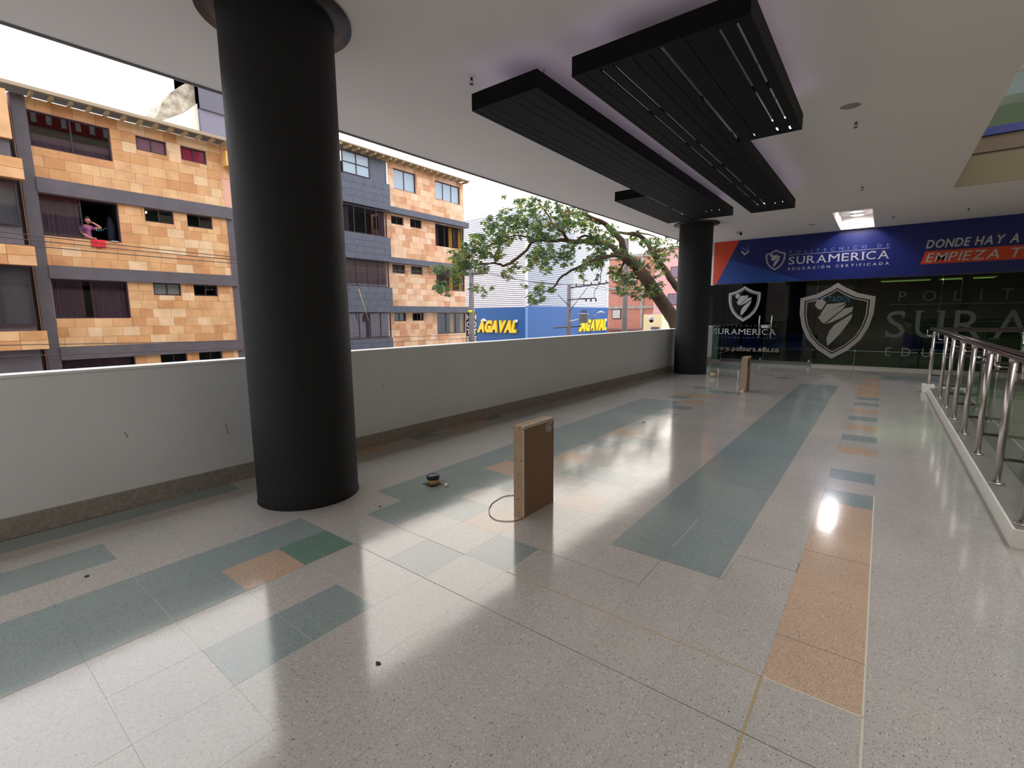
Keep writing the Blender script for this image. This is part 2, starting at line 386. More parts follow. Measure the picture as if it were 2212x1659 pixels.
def joint(x0, x1, y0, y1, m, wd=.002):
    b = MB()
    if abs(x1 - x0) > abs(y1 - y0): b.box(x0, x1, y0 - wd / 2, y0 + wd / 2, -.002, .0005)
    else: b.box(x0 - wd / 2, x0 + wd / 2, y0, y1, -.002, .0005)
    b.build('joint', m, floor_o)
joint(-2.67, .5, 5 * G, 5 * G, M_joint, .0022); joint(-1.64, -.963, 7 * G, 7 * G, M_joint, .002); joint(-.963, -.963, 7 * G, 8 * G, M_joint, .002)
joint(-.6, -.28, 9 * G, 9 * G, M_joint, .0028); joint(-.28, -.28, 9 * G, 9.35 * G, M_joint, .0035); joint(-1.3, -.6, 8 * G, 8 * G, M_joint, .0018)
joint(-.6, -.6, 8 * G, 8.7 * G, M_joint, .002); joint(-1.64, -.28, 6 * G, 6 * G, M_yjoint, .006); joint(-.28, -.28, 3.5 * G, 6 * G, M_yjoint, .009)
joint(.062, .062, 4.5 * G, 14 * G, M_ljoint, .007); joint(-.28, .062, 6 * G, 6 * G, M_ljoint, .006); joint(-2.67, -2.67, -6 * G, 5 * G, M_yjoint, .004)
joint(-3.35, -2.67, 2 * G, 2 * G, M_grout, .0022); joint(-2.3, -1.98, 3 * G, 3 * G, M_grout, .0015); joint(-.963, -.963, 8.6 * G, 10.2 * G, M_ljoint, .002)
joint(-.28, .062, 7 * G, 7 * G, M_joint, .0018); joint(-.28, .062, 10 * G, 10 * G, M_joint, .0015); joint(-2.67, -1.98, 6 * G, 6 * G, M_joint, .0012)
joint(-1.3, -.62, 13 * G, 13 * G, M_joint, .0016)

# ------------------------------------------------------------------ setting: parapet, skirting, ceiling, far wall
def parx(y): return -4.66 + .0205 * y
def edgex(y): return -5.507 + .0273 * y
p = MB(); p.slab([(parx(-5) - .16, -5), (parx(-5), -5), (parx(16.9), 16.9), (parx(16.9) - .16, 16.9)], -.35, 1.11)
wl = p.build('wall_left', M_wall, kind='structure')
p = MB(); p.slab([(parx(-5) - .175, -5), (parx(-5) + .008, -5), (parx(16.9) + .008, 16.9), (parx(16.9) - .175, 16.9)], 1.11, 1.128)
p.build('coping', M_cap, wl)
M_scuff = mat('scuff', (176, 174, 170), .8)
for (y, z, l) in ((2.78, .64, .06), (2.83, .50, .05), (1.72, .55, .10), (3.42, .72, .05), (1.0, .62, .05)):
    p = MB(); x = parx(y) + .0012
    p.add([(x, y, z), (x, y + .012, z), (x, y + .03, z - l), (x, y + .016, z - l)], [(0, 1, 2, 3)]); p.build('scuff', M_scuff, wl)
p = MB(); p.slab([(parx(-5), -5), (parx(-5) + .014, -5), (parx(16.18) + .014, 16.18), (parx(16.18), 16.18)], 0, .15)
p.build('baseboard_left', M_gran, kind='structure')

ZC = 3.75; ce = MB()
def cslab(x0, x1, y0, y1, zt=4.3, left=False):
    if left: ce.slab([(edgex(y0), y0), (x1, y0), (x1, y1), (edgex(y1), y1)], ZC, zt)
    else: ce.box(x0, x1, y0, y1, ZC, zt)
FX0, FX1, FY0, FY1 = -1.10, -.37, 13.25, 16.04
cslab(0, FX0, -6, 16.4, left=True); cslab(FX0, FX1, -6, FY0); cslab(FX0, FX1, FY1, 16.4); cslab(FX1, .82, -6, 16.4)
cslab(.82, 7, 12.14, 16.4, 4.2); cslab(.82, 7, -6, -1.0)
ceil = ce.build('ceiling', M_ceil, kind='structure')
p = MB(); p.box(FX0, FX1, FY0, FY1, 4.08, 4.3); p.build('recess_lid', M_ceil, ceil)
# thin grey trim along the open edge of the ceiling
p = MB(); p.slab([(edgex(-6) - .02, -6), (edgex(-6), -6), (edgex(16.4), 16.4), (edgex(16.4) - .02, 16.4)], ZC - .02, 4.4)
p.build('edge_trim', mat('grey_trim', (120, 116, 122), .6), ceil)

# far wall: header behind the banner, jambs
p = MB(); p.box(-5.05, 7, 16.225, 16.4, 2.43, ZC)
p.build('wall_back', M_white, kind='structure')
p = MB(); p.box(7, 7.2, -6, 16.4, -6, 9.2); p.build('wall_right', mat('beige_mall_wall', (170, 160, 140), .8), kind='structure')
p = MB(); p.box(-5.6, 7.2, -6.2, -6, -.35, 9.2); p.build('wall_front', mat('beige_mall_wall', (170, 160, 140), .8), kind='structure')

# upper storey seen through the ceiling opening
p = MB(); p.box(.82, 7, 12.14, 12.3, 4.2, 4.57); p.box(.82, 7, 12.12, 12.14, 4.30, 4.56)
uf = p.build('wall_upper', mat('taupe_fascia', (104, 88, 70), .8), kind='structure')
p = MB(); p.box(.82, 7, 12.125, 12.14, ZC + .01, 4.26); p.build('fascia_panel', mat('olive_fascia', (112, 100, 74), .8), uf)
p = MB(); p.box(.82, 7, 12.09, 12.30, 4.57, 4.70); p.build('trim_1', mat('blue_trim', (40, 44, 110), .5), kind='structure')
ub = thing('balustrade', 'green glass balustrade of the upper floor behind the ceiling opening', 'balustrade', (1, 12.2, 4.70))
for x in (.84, 2.3, 3.8, 5.3):
    p = MB(); p.box(x, x + 1.42, 12.19, 12.202, 4.70, 5.55); part(p, 'glass_panel', glass_mat('green_glass', (196, 212, 200), 0, 1.5), ub)
p = MB(); p.tube([(.84, 12.2, 5.57), (6.9, 12.2, 5.57)], .025); part(p, 'handrail', M_steel, ub)
p = MB(); p.box(.82, 7, 16.2, 16.4, 4.2, 8.8); p.build('wall_upper_back', mat('pale_mall_wall', (208, 204, 186), .8), kind='structure')
p = MB(); p.box(-5.2, .82, -6, 16.4, 8.9, 9.2); p.box(.82, 7.2, 11.2, 16.4, 8.9, 9.2); p.box(.82, 7.2, -6, -1, 8.9, 9.2); p.box(4.6, 7.2, -1, 11.2, 8.9, 9.2)
p.build('ceiling_upper', M_ceil, kind='structure')
p = MB(); p.box(.82, 1.0, -1.0, 12.14, 4.3, 8.9); p.build('wall_upper_left', mat('pale_mall_wall', (208, 204, 186), .8), kind='structure')
# lower storey in the floor opening
p = MB(); p.box(.9, 7, 4.3, 11.8, -3.9, -3.7); p.build('floor_lower', mat('lower_floor', (150, 146, 132), .35), kind='structure')
p = MB(); p.box(1.02, 7, 4.38, 4.4, -3.7, -.35); p.box(1.02, 7, 11.7, 11.72, -3.7, -.35); p.box(.98, 1.0, 4.38, 11.72, -3.7, -.004)
p.build('wall_lower', mat('lower_wall', (150, 144, 130), .7), kind='structure')

# mall exterior above and below the gallery, mirrored in the windows across the street
p = MB(); p.box(-5.55, -5.4, -25, 45, 4.42, 6.4); p.box(-5.55, -5.4, -25, 45, 7.4, 8.2); p.box(-5.55, -5.4, -25, 45, 11.3, 13.4)
ex = p.build('wall_exterior', mat('beige_exterior', (190, 178, 150), .8), kind='structure')
p = MB(); p.box(-5.5, -5.42, -25, 45, 6.4, 7.4); p.box(-5.5, -5.42, -25, 45, 8.2, 11.3); p.build('window_band', mat('dark_window_band', (34, 34, 42), .3), ex)
p = MB(); p.box(-5.62, -5.56, -6, 14, 12.1, 12.9); p.box(-5.62, -5.56, -2, 7.4, 8.2, 8.9); p.build('red_band', mat('red_fascia', (168, 30, 40), .6), ex)
p = MB()
for k in range(10): p.box(-5.66, -5.625, 4.0 + k * .62, 4.22 + k * .62, 12.25, 12.75)
p.build('white_block', M_white, ex)
p = MB(); p.slab([(-5.2, -25), (-4.9, -25), (-4.6, 45), (-4.9, 45)], -5.2, -.36); p.build('wall_exterior_lower', mat('dark_lower_exterior', (72, 68, 66), .8), kind='structure')
p = MB(); p.box(-60, -4, -62, -50, -5.2, 16); p.box(-36, -26, -50, -8.5, -5.2, 9); p.build('wall_unseen_street_end', mat('far_grey_render', (112, 104, 98), .8, noise=.3, nscale=.4), kind='structure')  # unseen blocks added so the shop glass mirrors walls instead of sky
p = MB(); p.box(-90, -4.9, -60, 140, -5.4, -5.2); p.build('ground', mat('asphalt', (140, 138, 134), .9, noise=.15, nscale=2), kind='structure')

# ------------------------------------------------------------------ banner
def fitprint(o): return o
ban = thing('banner', 'long blue and orange printed sign band over the glass shopfront', 'sign', (-1, 16.2, 2.448))
p = MB(); p.box(-4.40, 7, 16.185, 16.22, 2.448, ZC - .002)
part(p, 'banner_panel', mat('banner_blue', (14, 30, 104), .35, noise=.12, nscale=.7), ban)
U, W_, DN = (1, 0, 0), (0, 0, 1), (0, -.002, 0)
def O(x, z, y=16.185): return (x, y, z)
p = MB(); p.plate([(-4.40, 2.448), (-4.29, 2.448), (-3.68, ZC - .003), (-4.40, ZC - .003)], (0, 16.185, 0), U, W_, DN); part(p, 'orange_field', mat('banner_orange', (206, 66, 28), .4), ban)
p = MB(); p.plate([(-4.285, 2.448), (-1.9, 2.448), (-3.94, 3.20)], (0, 16.185, 0), U, W_, (0, -.001, 0)); part(p, 'lit_blue_patch', mat('banner_lit_blue', (16, 62, 140), .4), ban)  # patch of light falling across the banner, painted as lighter blue
p = MB()
for z in (3.56, 3.44):
    p.plate([(-3.61, z), (-3.50, z - .10), (-3.39, z), (-3.39, z - .055), (-3.50, z - .155), (-3.61, z - .055)], (0, 16.185, 0), U, W_, DN, 0 if z < 3.5 else 1)
part(p, 'chevron', [M_whitev, mat('chevron_dim', (66, 84, 170), .5)], ban)
p = MB(); shield(p, -2.66, 3.085, .26, .30, 16.185, DN, line=.10); part(p, 'shield_emblem', M_whitev, ban)
letters(ban, mat('banner_thin_letters', (120, 136, 200), .5), 'POLITECNICO DE', 2.28, .08, O(-2.30, 3.232), U, W_, DN, gap=.75, space=.9, joined=True)
p = MB(); p.plate([(-2.31, 3.19), (-.01, 3.19), (-.01, 3.20), (-2.31, 3.20)], (0, 16.185, 0), U, W_, DN); part(p, 'rule', M_whitev, ban)
serif_word(ban, M_whitev, 'SURAMERICA', 2.30, .21, O(-2.31, 2.93), U, W_, DN)
letters(ban, M_whitev, 'EDUCACIÓN CERTIFICADA', 2.32, .07, O(-2.31, 2.768), U, W_, DN, gap=.45, space=.7, bold=.01, joined=True)
letters(ban, M_whitev, 'DONDE HAY A', 1.64, .20, O(.71, 3.115), U, W_, DN, bold=.022, shear=.2)
p = MB(); p.plate([(.64, 2.725), (3.4, 2.725), (3.45, 3.045), (.71, 3.045)], (0, 16.185, 0), U, W_, (0, -.001, 0)); part(p, 'orange_strip', mat('banner_orange', (206, 66, 28), .4), ban)
letters(ban, M_whitev, 'EMPIEZA TU', 1.90, .215, O(.73, 2.775, 16.182), U, W_, DN, bold=.008, shear=.2)

# ------------------------------------------------------------------ glass shopfront and the dark room behind
seams = [(-4.36, -4.06), (-4.04, -2.83), (-2.81, -1.55), (-1.53, -.55), (-.53, 1.1), (1.12, 2.8), (2.82, 4.5), (4.52, 6.98)]
for k, (a, b) in enumerate(seams):
    door = k in (1, 2); nm = f'door_{k}' if door else f'window_{k + 1}'
    p = MB(); p.box(a, b, 16.20, 16.212, .10 if door else .06, 2.44)
    wo = p.build(nm, M_sglass, kind='structure')
    if door:
        p = MB(); p.box(a, b, 16.19, 16.222, .012, .10); bevel(p.build('bottom_rail', mat('brushed_rail', (118, 120, 118), .3, metal=.8), wo), .004)
        hx = -2.97 if k == 1 else -2.64
        p = MB(); p.tube([(hx, 16.14, .79), (hx, 16.14, 1.46)], .016, 12)
        for z in (.86, 1.39): p.tube([(hx, 16.14, z), (hx, 16.20, z)], .01, 8)
        p.build('door_handle', M_steel, wo)
        if k == 1:
            p = MB(); p.box(-2.92, -2.69, 16.175, 16.205, 1.08, 1.175); bevel(p.build('lock_plate', mat('lock_white', (200, 200, 198), .4), wo), .006)
            p = MB(); p.lathe([(.018, 0), (.018, .02)], (0, 0, 0), 14); o = p.build('lock_cylinder', M_steel_d, wo, (-2.72, 16.176, 1.127)); o.rotation_euler = (PI / 2, 0, 0)
        for hx in (b - .06,):
            p = MB(); p.box(hx - .02, hx + .02, 16.18, 16.23, .10, .17); p.build('floor_hinge', M_steel, wo)
    else:
        p = MB(); p.box(a, b, 16.19, 16.222, .0, .06); p.build('sill_channel', mat('pale_channel', (168, 164, 150), .5), wo)
# vinyl lettering stuck on the glass
vin = thing('window_decal', 'large frosted shield emblem and serif lettering stuck on the shop glass', 'decal', (0, 16.19, .3))
Yg = 16.198
p = MB(); shield(p, -1.07, 1.29, .87, 1.06, Yg, DN, line=.13); part(p, 'shield_emblem', M_frost, vin)
serif_word(vin, M_frost_d, 'SURAMERICA', 6.7, .70, (.08, Yg, .86), U, W_, DN, gap=.30)
letters(vin, mat('vinyl_grey', (116, 116, 108), .5), 'EDUCACION', 3.25, .22, (.12, Yg, .375), U, W_, DN, gap=.75)
letters(vin, M_frost_dd, 'POLITECNICO DE', 6.5, .26, (.28, Yg, 1.80), U, W_, DN, gap=.9, space=.9)
p = MB(); p.plate([(.10, 1.72), (6.8, 1.72), (6.8, 1.73), (.10, 1.73)], (0, Yg, 0), U, W_, DN); part(p, 'rule', M_frost_d, vin)
vi2 = thing('window_decal', 'small silver shield emblem and lettering stuck on the shop entrance doors', 'decal', (-3.4, 16.19, .3))
p = MB(); shield(p, -3.445, 1.815, .455, .545, Yg, DN, line=.13); part(p, 'shield_emblem', mat('silver_vinyl', (182, 182, 180), .4), vi2)
letters(vi2, M_frost_d, 'POLITECNICO DE', 1.80, .06, (-4.30, Yg, 1.115), U, W_, DN, gap=.75, space=.9, joined=True)
serif_word(vi2, M_whitev, 'SURAMERICA', 1.79, .175, (-4.31, Yg, .875), U, W_, DN)
letters(vi2, M_frost_d, 'EDUCACIÓN CERTIFICADA', 1.80, .055, (-4.31, Yg, .745), U, W_, DN, gap=.45, space=.7, joined=True)
letters(vi2, M_frost, 'www.polisura.edu.co', 1.87, .155, (-4.27, Yg, .36), U, W_, DN, bold=.02, gap=.10, ref='l')
area_light('shop_fill_light', (-2.2, 16.95, 2.7), (0, 0, 0), 4, .6, 45, (.9, .95, 1))  # added fill without a fixture, brightens the chairs and poster
area_light('shop_fill_light', (2.6, 20.3, 2.45), (0, 0, 0), 5, 3, 110, (.85, 1, .6))  # added fill that brightens the room around the lit panels
# room behind the glass
p = MB(); p.box(-5, 7, 16.4, 23.9, -.2, -.01); p.build('floor_shop', mat('shop_floor', (96, 98, 92), .3), kind='structure')
p = MB(); p.box(-5, 7, 23.8, 24, 0, 3.0); p.box(-5.1, -5, 16.4, 24, 0, 3); p.box(7, 7.1, 16.4, 24, 0, 3); p.build('wall_shop', mat('shop_wall', (70, 76, 72), .7), kind='structure')
p = MB(); p.box(-5, 7, 16.4, 24, 2.8, 3.0); p.build('ceiling_shop', M_dark, kind='structure')
p = MB(); p.box(-1.3, -1.1, 19.5, 21.5, 0, 2.9); p.box(1.7, 1.9, 18.6, 18.8, 0, 2.9); p.build('wall_partition', mat('partition', (60, 62, 58), .6), kind='structure')
for k, (x, y, c) in enumerate(((.45, 19.4, (206, 220, 120)), (1.85, 19.4, (214, 224, 130)), (4.6, 19.5, (214, 224, 130)))):
    lab = ['yellow green lit ceiling panel inside the shop, left of three', 'yellow green lit ceiling panel inside the shop, middle of three', 'yellow green lit ceiling panel inside the shop, right of three'][k]
    t = thing('ceiling_panel_light', lab, 'light', (x, y, 2.5), 'lit panels inside the shop')
    p = MB(); p.box(x - .62, x + .62, y - .32, y + .32, 2.50, 2.54); part(p, 'frame', M_white, t)
    p = MB(); p.box(x - .58, x + .58, y - .28, y + .28, 2.49, 2.502); part(p, 'diffuser', mat(f'panel_glow', c, .5, emit=c, estr=1.3), t)
M_bchair = mat('blue_shell', (40, 64, 190), .35)
def shop_chair(x, y, label):
    t = thing('waiting_chair', label, 'chair', (x, y, 0), 'blue chairs behind the glass')
    p = MB(); p.slab([(x - .24, y - .22), (x + .24, y - .22), (x + .26, y + .22), (x - .26, y + .22)], .42, .46); bevel(part(p, 'seat', M_bchair, t), .015)
    p = MB(); p.plate([(-.25, 0), (.25, 0), (.25, .3), (.18, .36), (-.18, .36), (-.25, .3)], (x, y - .20, .50), U, (0, -.18, 1), (0, -.03, 0)); bevel(part(p, 'backrest', M_bchair, t), .012)
    for sx in (-.2, .2):
        for sy in (-.17, .17):
            p = MB(); p.tube([(x + sx, y + sy, .42), (x + sx * 1.15, y + sy * 1.15, -.01)], .012, 8); part(p, 'leg', M_steel_d, t)
for k, x in enumerate((-4.0, -3.35, -2.7, -2.05)):
    shop_chair(x, 17.3, 'blue plastic chair inside the dark shop, ' + ['first', 'second', 'third', 'fourth'][k] + ' from the left of the row')
for k, x in enumerate((.7, 1.4)):
    t = thing('waiting_chair', ['blue chair inside the shop under the large letter U', 'blue chair inside the shop near the railing corner'][k], 'chair', (x, 17.8, 0), 'blue chairs behind the glass')
    p = MB(); p.box(x - .24, x + .24, 17.6, 18.05, .42, .46); bevel(part(p, 'seat', M_bchair, t), .015)
    p = MB(); p.box(x - .24, x + .24, 17.56, 17.6, .5, .9); bevel(part(p, 'backrest', M_bchair, t), .015)
    for sx in (-.2, .2):
        for y in (17.63, 18.0):
            p = MB(); p.tube([(x + sx, y, .42), (x + sx, y, -.01)], .012, 8); part(p, 'leg', M_steel_d, t)
t = thing('poster', 'dark poster with large pale blue word on the wall inside the shop', 'poster', (-1.3, 17.6, 1.9))
p = MB(); p.box(-1.95, -.75, 17.6, 17.62, 1.55, 2.35); part(p, 'board', mat('poster_dark', (24, 26, 34), .5), t)
letters(t, mat('poster_blue', (70, 150, 210), .5), 'RESULTADOS', 1.05, .17, (-1.87, 17.598, 1.86), U, W_, DN, bold=.03)
t = thing('desk', 'pale reception counter deep inside the glass shop at the right', 'desk', (3.4, 19.6, 0))
p = MB(); p.box(2.4, 4.4, 19.4, 19.5, 0, 1.0); part(p, 'front_panel', mat('desk_pale', (150, 156, 140), .5), t)
p = MB(); p.box(2.35, 4.45, 19.35, 20.0, 1.0, 1.05); part(p, 'top', M_white, t)

# ------------------------------------------------------------------ columns
def column(x, y, label):
    t = thing('column', label, 'column', (x, y, 0))
    p = MB(); p.lathe([(.4, .004), (.4, ZC)], (x, y, 0), 96, caps=False); part(p, 'shaft', M_black, t)
    p = MB(); p.lathe([(.405, ZC - .03), (.535, ZC - .03), (.535, ZC - .012), (.405, ZC - .012), (.405, ZC - .03)], (x, y, 0), 64, caps=False); part(p, 'collar', M_collar, t)
    p = MB(); p.lathe([(.395, .0), (.405, .0), (.405, .006), (.395, .006)], (x, y, 0), 64, caps=False); part(p, 'base_ring', M_blackp, t)
column(-3.798, 2.03, 'thick black textured round column at the left, nearest the camera')
column(-3.873, 12.56, 'distant black round column at the end of the parapet beside the shopfront')

# ------------------------------------------------------------------ hanging black slatted ceiling panels
M_cove = mat('cove_led', (225, 205, 255), .5, emit=(232, 216, 255), estr=1.8)
M_led = mat('led_tube', (255, 240, 255), .5, emit=(250, 236, 255), estr=9)
M_groove = mat('slot_backing', (6, 6, 7), .8)
def drop_panel(label, outline, rects, slits, leds):
    zb, zt = 3.40, 3.55
    t = thing('ceiling_panel', label, 'ceiling panel', (outline[0][0], outline[0][1], zb))
    n = len(outline); th = .03
    # side boards, one per edge
    for i in range(n):
        (ax, ay), (bx, by) = outline[i], outline[(i + 1) % n]
        dx, dy = bx - ax, by - ay; l = math.hypot(dx, dy); nx, ny = -dy / l * th, dx / l * th
        ux_, uy_ = dx / l * th, dy / l * th
        def turn(k):
            (px_, py_), (qx, qy), (rx, ry) = outline[k - 1], outline[k % n], outline[(k + 1) % n]
            return 1 if (qx - px_) * (ry - qy) - (qy - py_) * (rx - qx) > 0 else -1
        ca, cbn = turn(i), turn((i + 1) % n)
        p = MB(); p.slab([(ax, ay), (bx, by), (bx + nx - ux_ * cbn, by + ny - uy_ * cbn), (ax + nx + ux_ * ca, ay + ny + uy_ * ca)], zb, zt); part(p, 'side_board', M_blackp, t)
    for (x0, x1, y0, y1) in rects:
        xs = sorted([s for s in slits if x0 + .02 < s[0] < x1 - .02])
        cuts = [x0] + [s[0] for s in xs] + [x1]; hws = [.015] + [(.009 if s[1] else .003) for s in xs] + [.015]
        for i in range(len(cuts) - 1):
            a = cuts[i] + hws[i]; b = cuts[i + 1] - hws[i + 1]
            p = MB(); p.box(a, b, y0 + .03, y1 - .03, zb + .002, zb + .014); part(p, 'slat', M_blackp, t)
        for s in xs:
            if not s[1]:
                p = MB(); p.box(s[0] - .05, s[0] + .05, y0 + .03, y1 - .03, zb + .015, zb + .02); part(p, 'slot_backing', M_groove, t)
        k = max(1, round((y1 - y0) / 1.05))
        for i in range(k + 1):
            y = y0 + .06 + (y1 - y0 - .12) * i / k
            p = MB(); p.box(x0 + .03, x1 - .03, y - .03, y + .03, zb + .014, zb + .05); part(p, 'crossbar', M_blackp, t)
        for hx in (x0 + .2, x1 - .2):
            for hy in (y0 + .4, (y0 + y1) / 2, y1 - .4):
                part(MB().tube([(hx, hy, zb + .04), (hx, hy, ZC)], .004, 6), 'hanger_rod', M_steel_d, t)
    for (x, y) in leds:
        p = MB(); p.tube([(x, y - .03, zb + .012), (x, y + .02, zb + .012)], .008, 8); part(p, 'led', M_led, t)
    for i in range(n):                       # cove strips lying on the rim
        (ax, ay), (bx, by) = outline[i], outline[(i + 1) % n]
        dx, dy = bx - ax, by - ay; l = math.hypot(dx, dy); nx, ny = -dy / l, dx / l
        p = MB(); a, b, q = .05, .075, .06
        p.slab([(ax + nx * a + dx / l * q, ay + ny * a + dy / l * q), (bx + nx * a - dx / l * q, by + ny * a - dy / l * q), (bx + nx * b - dx / l * q, by + ny * b - dy / l * q), (ax + nx * b + dx / l * q, ay + ny * b + dy / l * q)], zt - .02, zt - .008)
        part(p, 'cove_light', M_cove, t)
drop_panel('narrower black slatted ceiling panel hanging above the parapet side',
           [(-3.20, 3.54), (-2.46, 3.54), (-2.46, 10.19), (-3.735, 10.19), (-3.735, 7.67), (-3.20, 7.67)],
           [(-3.20, -2.46, 3.54, 10.19), (-3.735, -3.20, 7.67, 10.19)],
           [(-3.08, 0), (-2.99, 0), (-2.77, 0), (-2.66, 0), (-2.54, 0), (-3.6, 0), (-3.45, 0)], [(-2.77, 9.53), (-2.66, 9.49), (-2.54, 9.53)])
drop_panel('wider black slatted ceiling panel with lit slots hanging over the walkway',
           [(-2.14, 3.57), (-.825, 3.57), (-.825, 6.02), (-1.42, 6.02), (-1.42, 10.22), (-2.14, 10.22)],
           [(-2.14, -1.42, 3.57, 10.22), (-1.42, -.825, 3.57, 6.02)],
           [(-2.03, 0), (-1.905, 1), (-1.795, 1), (-1.64, 0), (-1.52, 0), (-1.25, 0), (-1.03, 1), (-.92, 1)],
           [(-1.25, 5.89), (-1.03, 5.88), (-.92, 5.92), (-1.795, 9.53), (-1.64, 9.6), (-1.52, 9.57)])

# ------------------------------------------------------------------ ceiling fittings
for y, r, lab in ((15.82, .14, 'round lit downlight in the square ceiling recess, nearer the banner'), (15.28, .14, 'round lit downlight in the square ceiling recess, nearer the camera')):
    t = thing('downlight', lab, 'light', (-.75, y, 4.08), 'recess downlights')
    p = MB(); p.lathe([(r, 4.05), (r + .03, 4.05), (r + .03, 4.08), (r, 4.08)], (-.75, y, 0), 40, caps=False); part(p, 'rim', M_white, t)
    p = MB(); p.lathe([(.02, 4.055), (r, 4.058), (r, 4.075), (.02, 4.075)], (-.75, y, 0), 40); part(p, 'lens', mat('lamp_lens', (255, 252, 255), .5, emit=(255, 250, 255), estr=7), t)
for x, y, lab in ((-.47, 6.67, 'round flush ceiling speaker grille nearest the wide black panel'), (-1.61, 14.56, 'small distant round speaker grille beside the square ceiling recess')):
    t = thing('ceiling_speaker', lab, 'speaker', (x, y, ZC))
    p = MB(); p.lathe([(.095, -.004), (.098, -.012), (.118, -.008), (.122, 0)], (x, y, ZC), 40, caps=False); part(p, 'rim', M_white, t)
    p = MB(); p.lathe([(.01, -.006), (.096, -.004), (.096, 0), (.01, 0)], (x, y, ZC), 40); part(p, 'grille', mat('speaker_mesh', (150, 144, 136), .7), t)
spl = ['near the left corner of the narrow black panel', 'behind the near round speaker grille', 'midway between speaker grille and square recess', 'just right of the square recess', 'at the right near the end of the ceiling opening']
for (x, y), lab in zip(((-3.27, 3.62), (-.44, 7.24), (-.48, 10.86), (0, 14.55), (1.28, 14.55)), spl):
    t = thing('sprinkler', 'fire sprinkler head on ceiling ' + lab, 'sprinkler', (x, y, ZC))
    p = MB(); p.lathe([(.012, -.012), (.038, -.008), (.04, 0)], (x, y, ZC), 20, caps=False); part(p, 'escutcheon', M_white, t)
    p = MB(); p.lathe([(.012, 0), (.013, -.03), (.009, -.034)], (x, y, ZC), 12); part(p, 'stem', M_collar, t)
    p = MB(); p.tube([(x - .012, y, ZC - .03), (x - .016, y, ZC - .05), (x, y, ZC - .068)], .003, 6); p.tube([(x + .012, y, ZC - .03), (x + .016, y, ZC - .05), (x, y, ZC - .068)], .003, 6); part(p, 'yoke', M_collar, t)
    p = MB(); p.lathe([(.02, -.072), (.02, -.069)], (x, y, ZC), 14); part(p, 'deflector', M_collar, t)
x, y = -3.32, 14.45
t = thing('security_camera', 'small security camera on the ceiling right of the far column', 'camera', (x, y, ZC))
p = MB(); p.lathe([(.05, 0), (.05, -.02)], (x - .05, y, ZC), 20); p.tube([(x - .05, y, ZC - .02), (x - .05, y, ZC - .05), (x, y, ZC - .06)], .012, 8); part(p, 'bracket', M_white, t)
p = MB(); p.tube([(x - .06, y + .05, ZC - .05), (x + .07, y - .06, ZC - .08)], [.04, .045], 14); part(p, 'housing', M_white, t)
p = MB(); p.tube([(x + .065, y - .055, ZC - .079), (x + .08, y - .068, ZC - .082)], .036, 14); part(p, 'lens', M_blackp, t)

# ------------------------------------------------------------------ curb and steel railing around the floor opening
cb = MB(); cb.box(.77, 1.0, 4.25, 11.62, -.02, .12); cb.box(1.0, 7, 4.25, 4.42, -.02, .12); cb.box(1.0, 7, 11.75, 12.0, -.02, .12); cb.box(.77, 1.0, 11.62, 12.0, -.02, .06)
cbo = cb.build('trim_2', mat('curb_white', (236, 232, 222), .4, noise=.03, nscale=3), kind='structure')
p = MB(); p.box(.785, 1.0, 4.265, 11.62, .12, .1225); p.build('curb_top', mat('curb_top_grey', (136, 124, 122), .3, noise=.05, nscale=3), cbo)
p = MB(); p.box(.70, .875, 11.80, 12.1, 0, .15); bevel(p.build('curb_block', mat('curb_white', (206, 200, 190), .4), cbo), .004)
rl = thing('railing', 'stainless steel and glass railing around the floor opening at the right', 'railing', (.84, 8, .12))
PX = .838
py = [3.28 + .99 * k for k in range(1, 8)]
py = [4.38, 5.34, 6.36, 7.36, 8.36, 9.36, 10.34]
posts = [(PX, y, .1225) for y in py] + [(.79, 11.95, .15)] + [(1.95 + 1.4 * k, 11.88, .12) for k in range(3)] + [(2.2 + 1.4 * k, 4.34, .12) for k in range(3)]
for (x, y, z0) in posts:
    po = part(MB().tube([(x, y, z0), (x, y, 1.135)], .0245, 16), 'post', M_steel, rl)
    part(MB().lathe([(.05, z0), (.05, z0 + .008), (.03, z0 + .014), (.026, z0 + .014)], (x, y, 0), 24), 'base_plate', M_steel, rl)
    part(MB().lathe([(.0275, 1.115), (.0275, 1.14), (.02, 1.146)], (x, y, 0), 16), 'cap', M_steel, rl)
    if x < 1:
        part(MB().tube([(x, y, 1.07), (x - .08, y, 1.07), (x - .10, y, 1.08), (x - .105, y, 1.185)], .006, 8), 'bracket', M_steel, rl)
        part(MB().tube([(x, y, 1.14), (x, y, 1.165)], .008, 8), 'spigot', M_steel, rl)
        for z in (.33, .95):
            part(MB().box(x, x + .17, y - .012, y + .012, z - .012, z + .012), 'clamp', M_steel_d, rl)
    else:
        s = 1 if y > 8 else -1
        part(MB().tube([(x, y, 1.07), (x, y + s * .08, 1.07), (x, y + s * .10, 1.08), (x, y + s * .105, 1.185)], .006, 8), 'bracket', M_steel, rl)
        for z in (.33, .95):
            part(MB().box(x - .012, x + .012, y - s * .14, y, z - .012, z + .012), 'clamp', M_steel_d, rl)
part(MB().tube([(6.8, 4.34, 1.185), (PX, 4.34, 1.185), (PX, 11.9, 1.185), (6.8, 11.9, 1.185)], .026, 14), 'handrail', M_steel_d, rl)
part(MB().tube([(6.8, 4.22, 1.205), (PX - .105, 4.22, 1.205), (PX - .105, 12.02, 1.205), (6.8, 12.02, 1.205)], .026, 14), 'handrail', M_steel_d, rl)
ys = [4.5] + py[1:] + [11.7]
for a, b in zip(ys[:-1], ys[1:]):
    part(MB().box(1.006, 1.016, a + .01, b - .01, -.15, 1.06), 'glass_panel', M_rglass, rl)
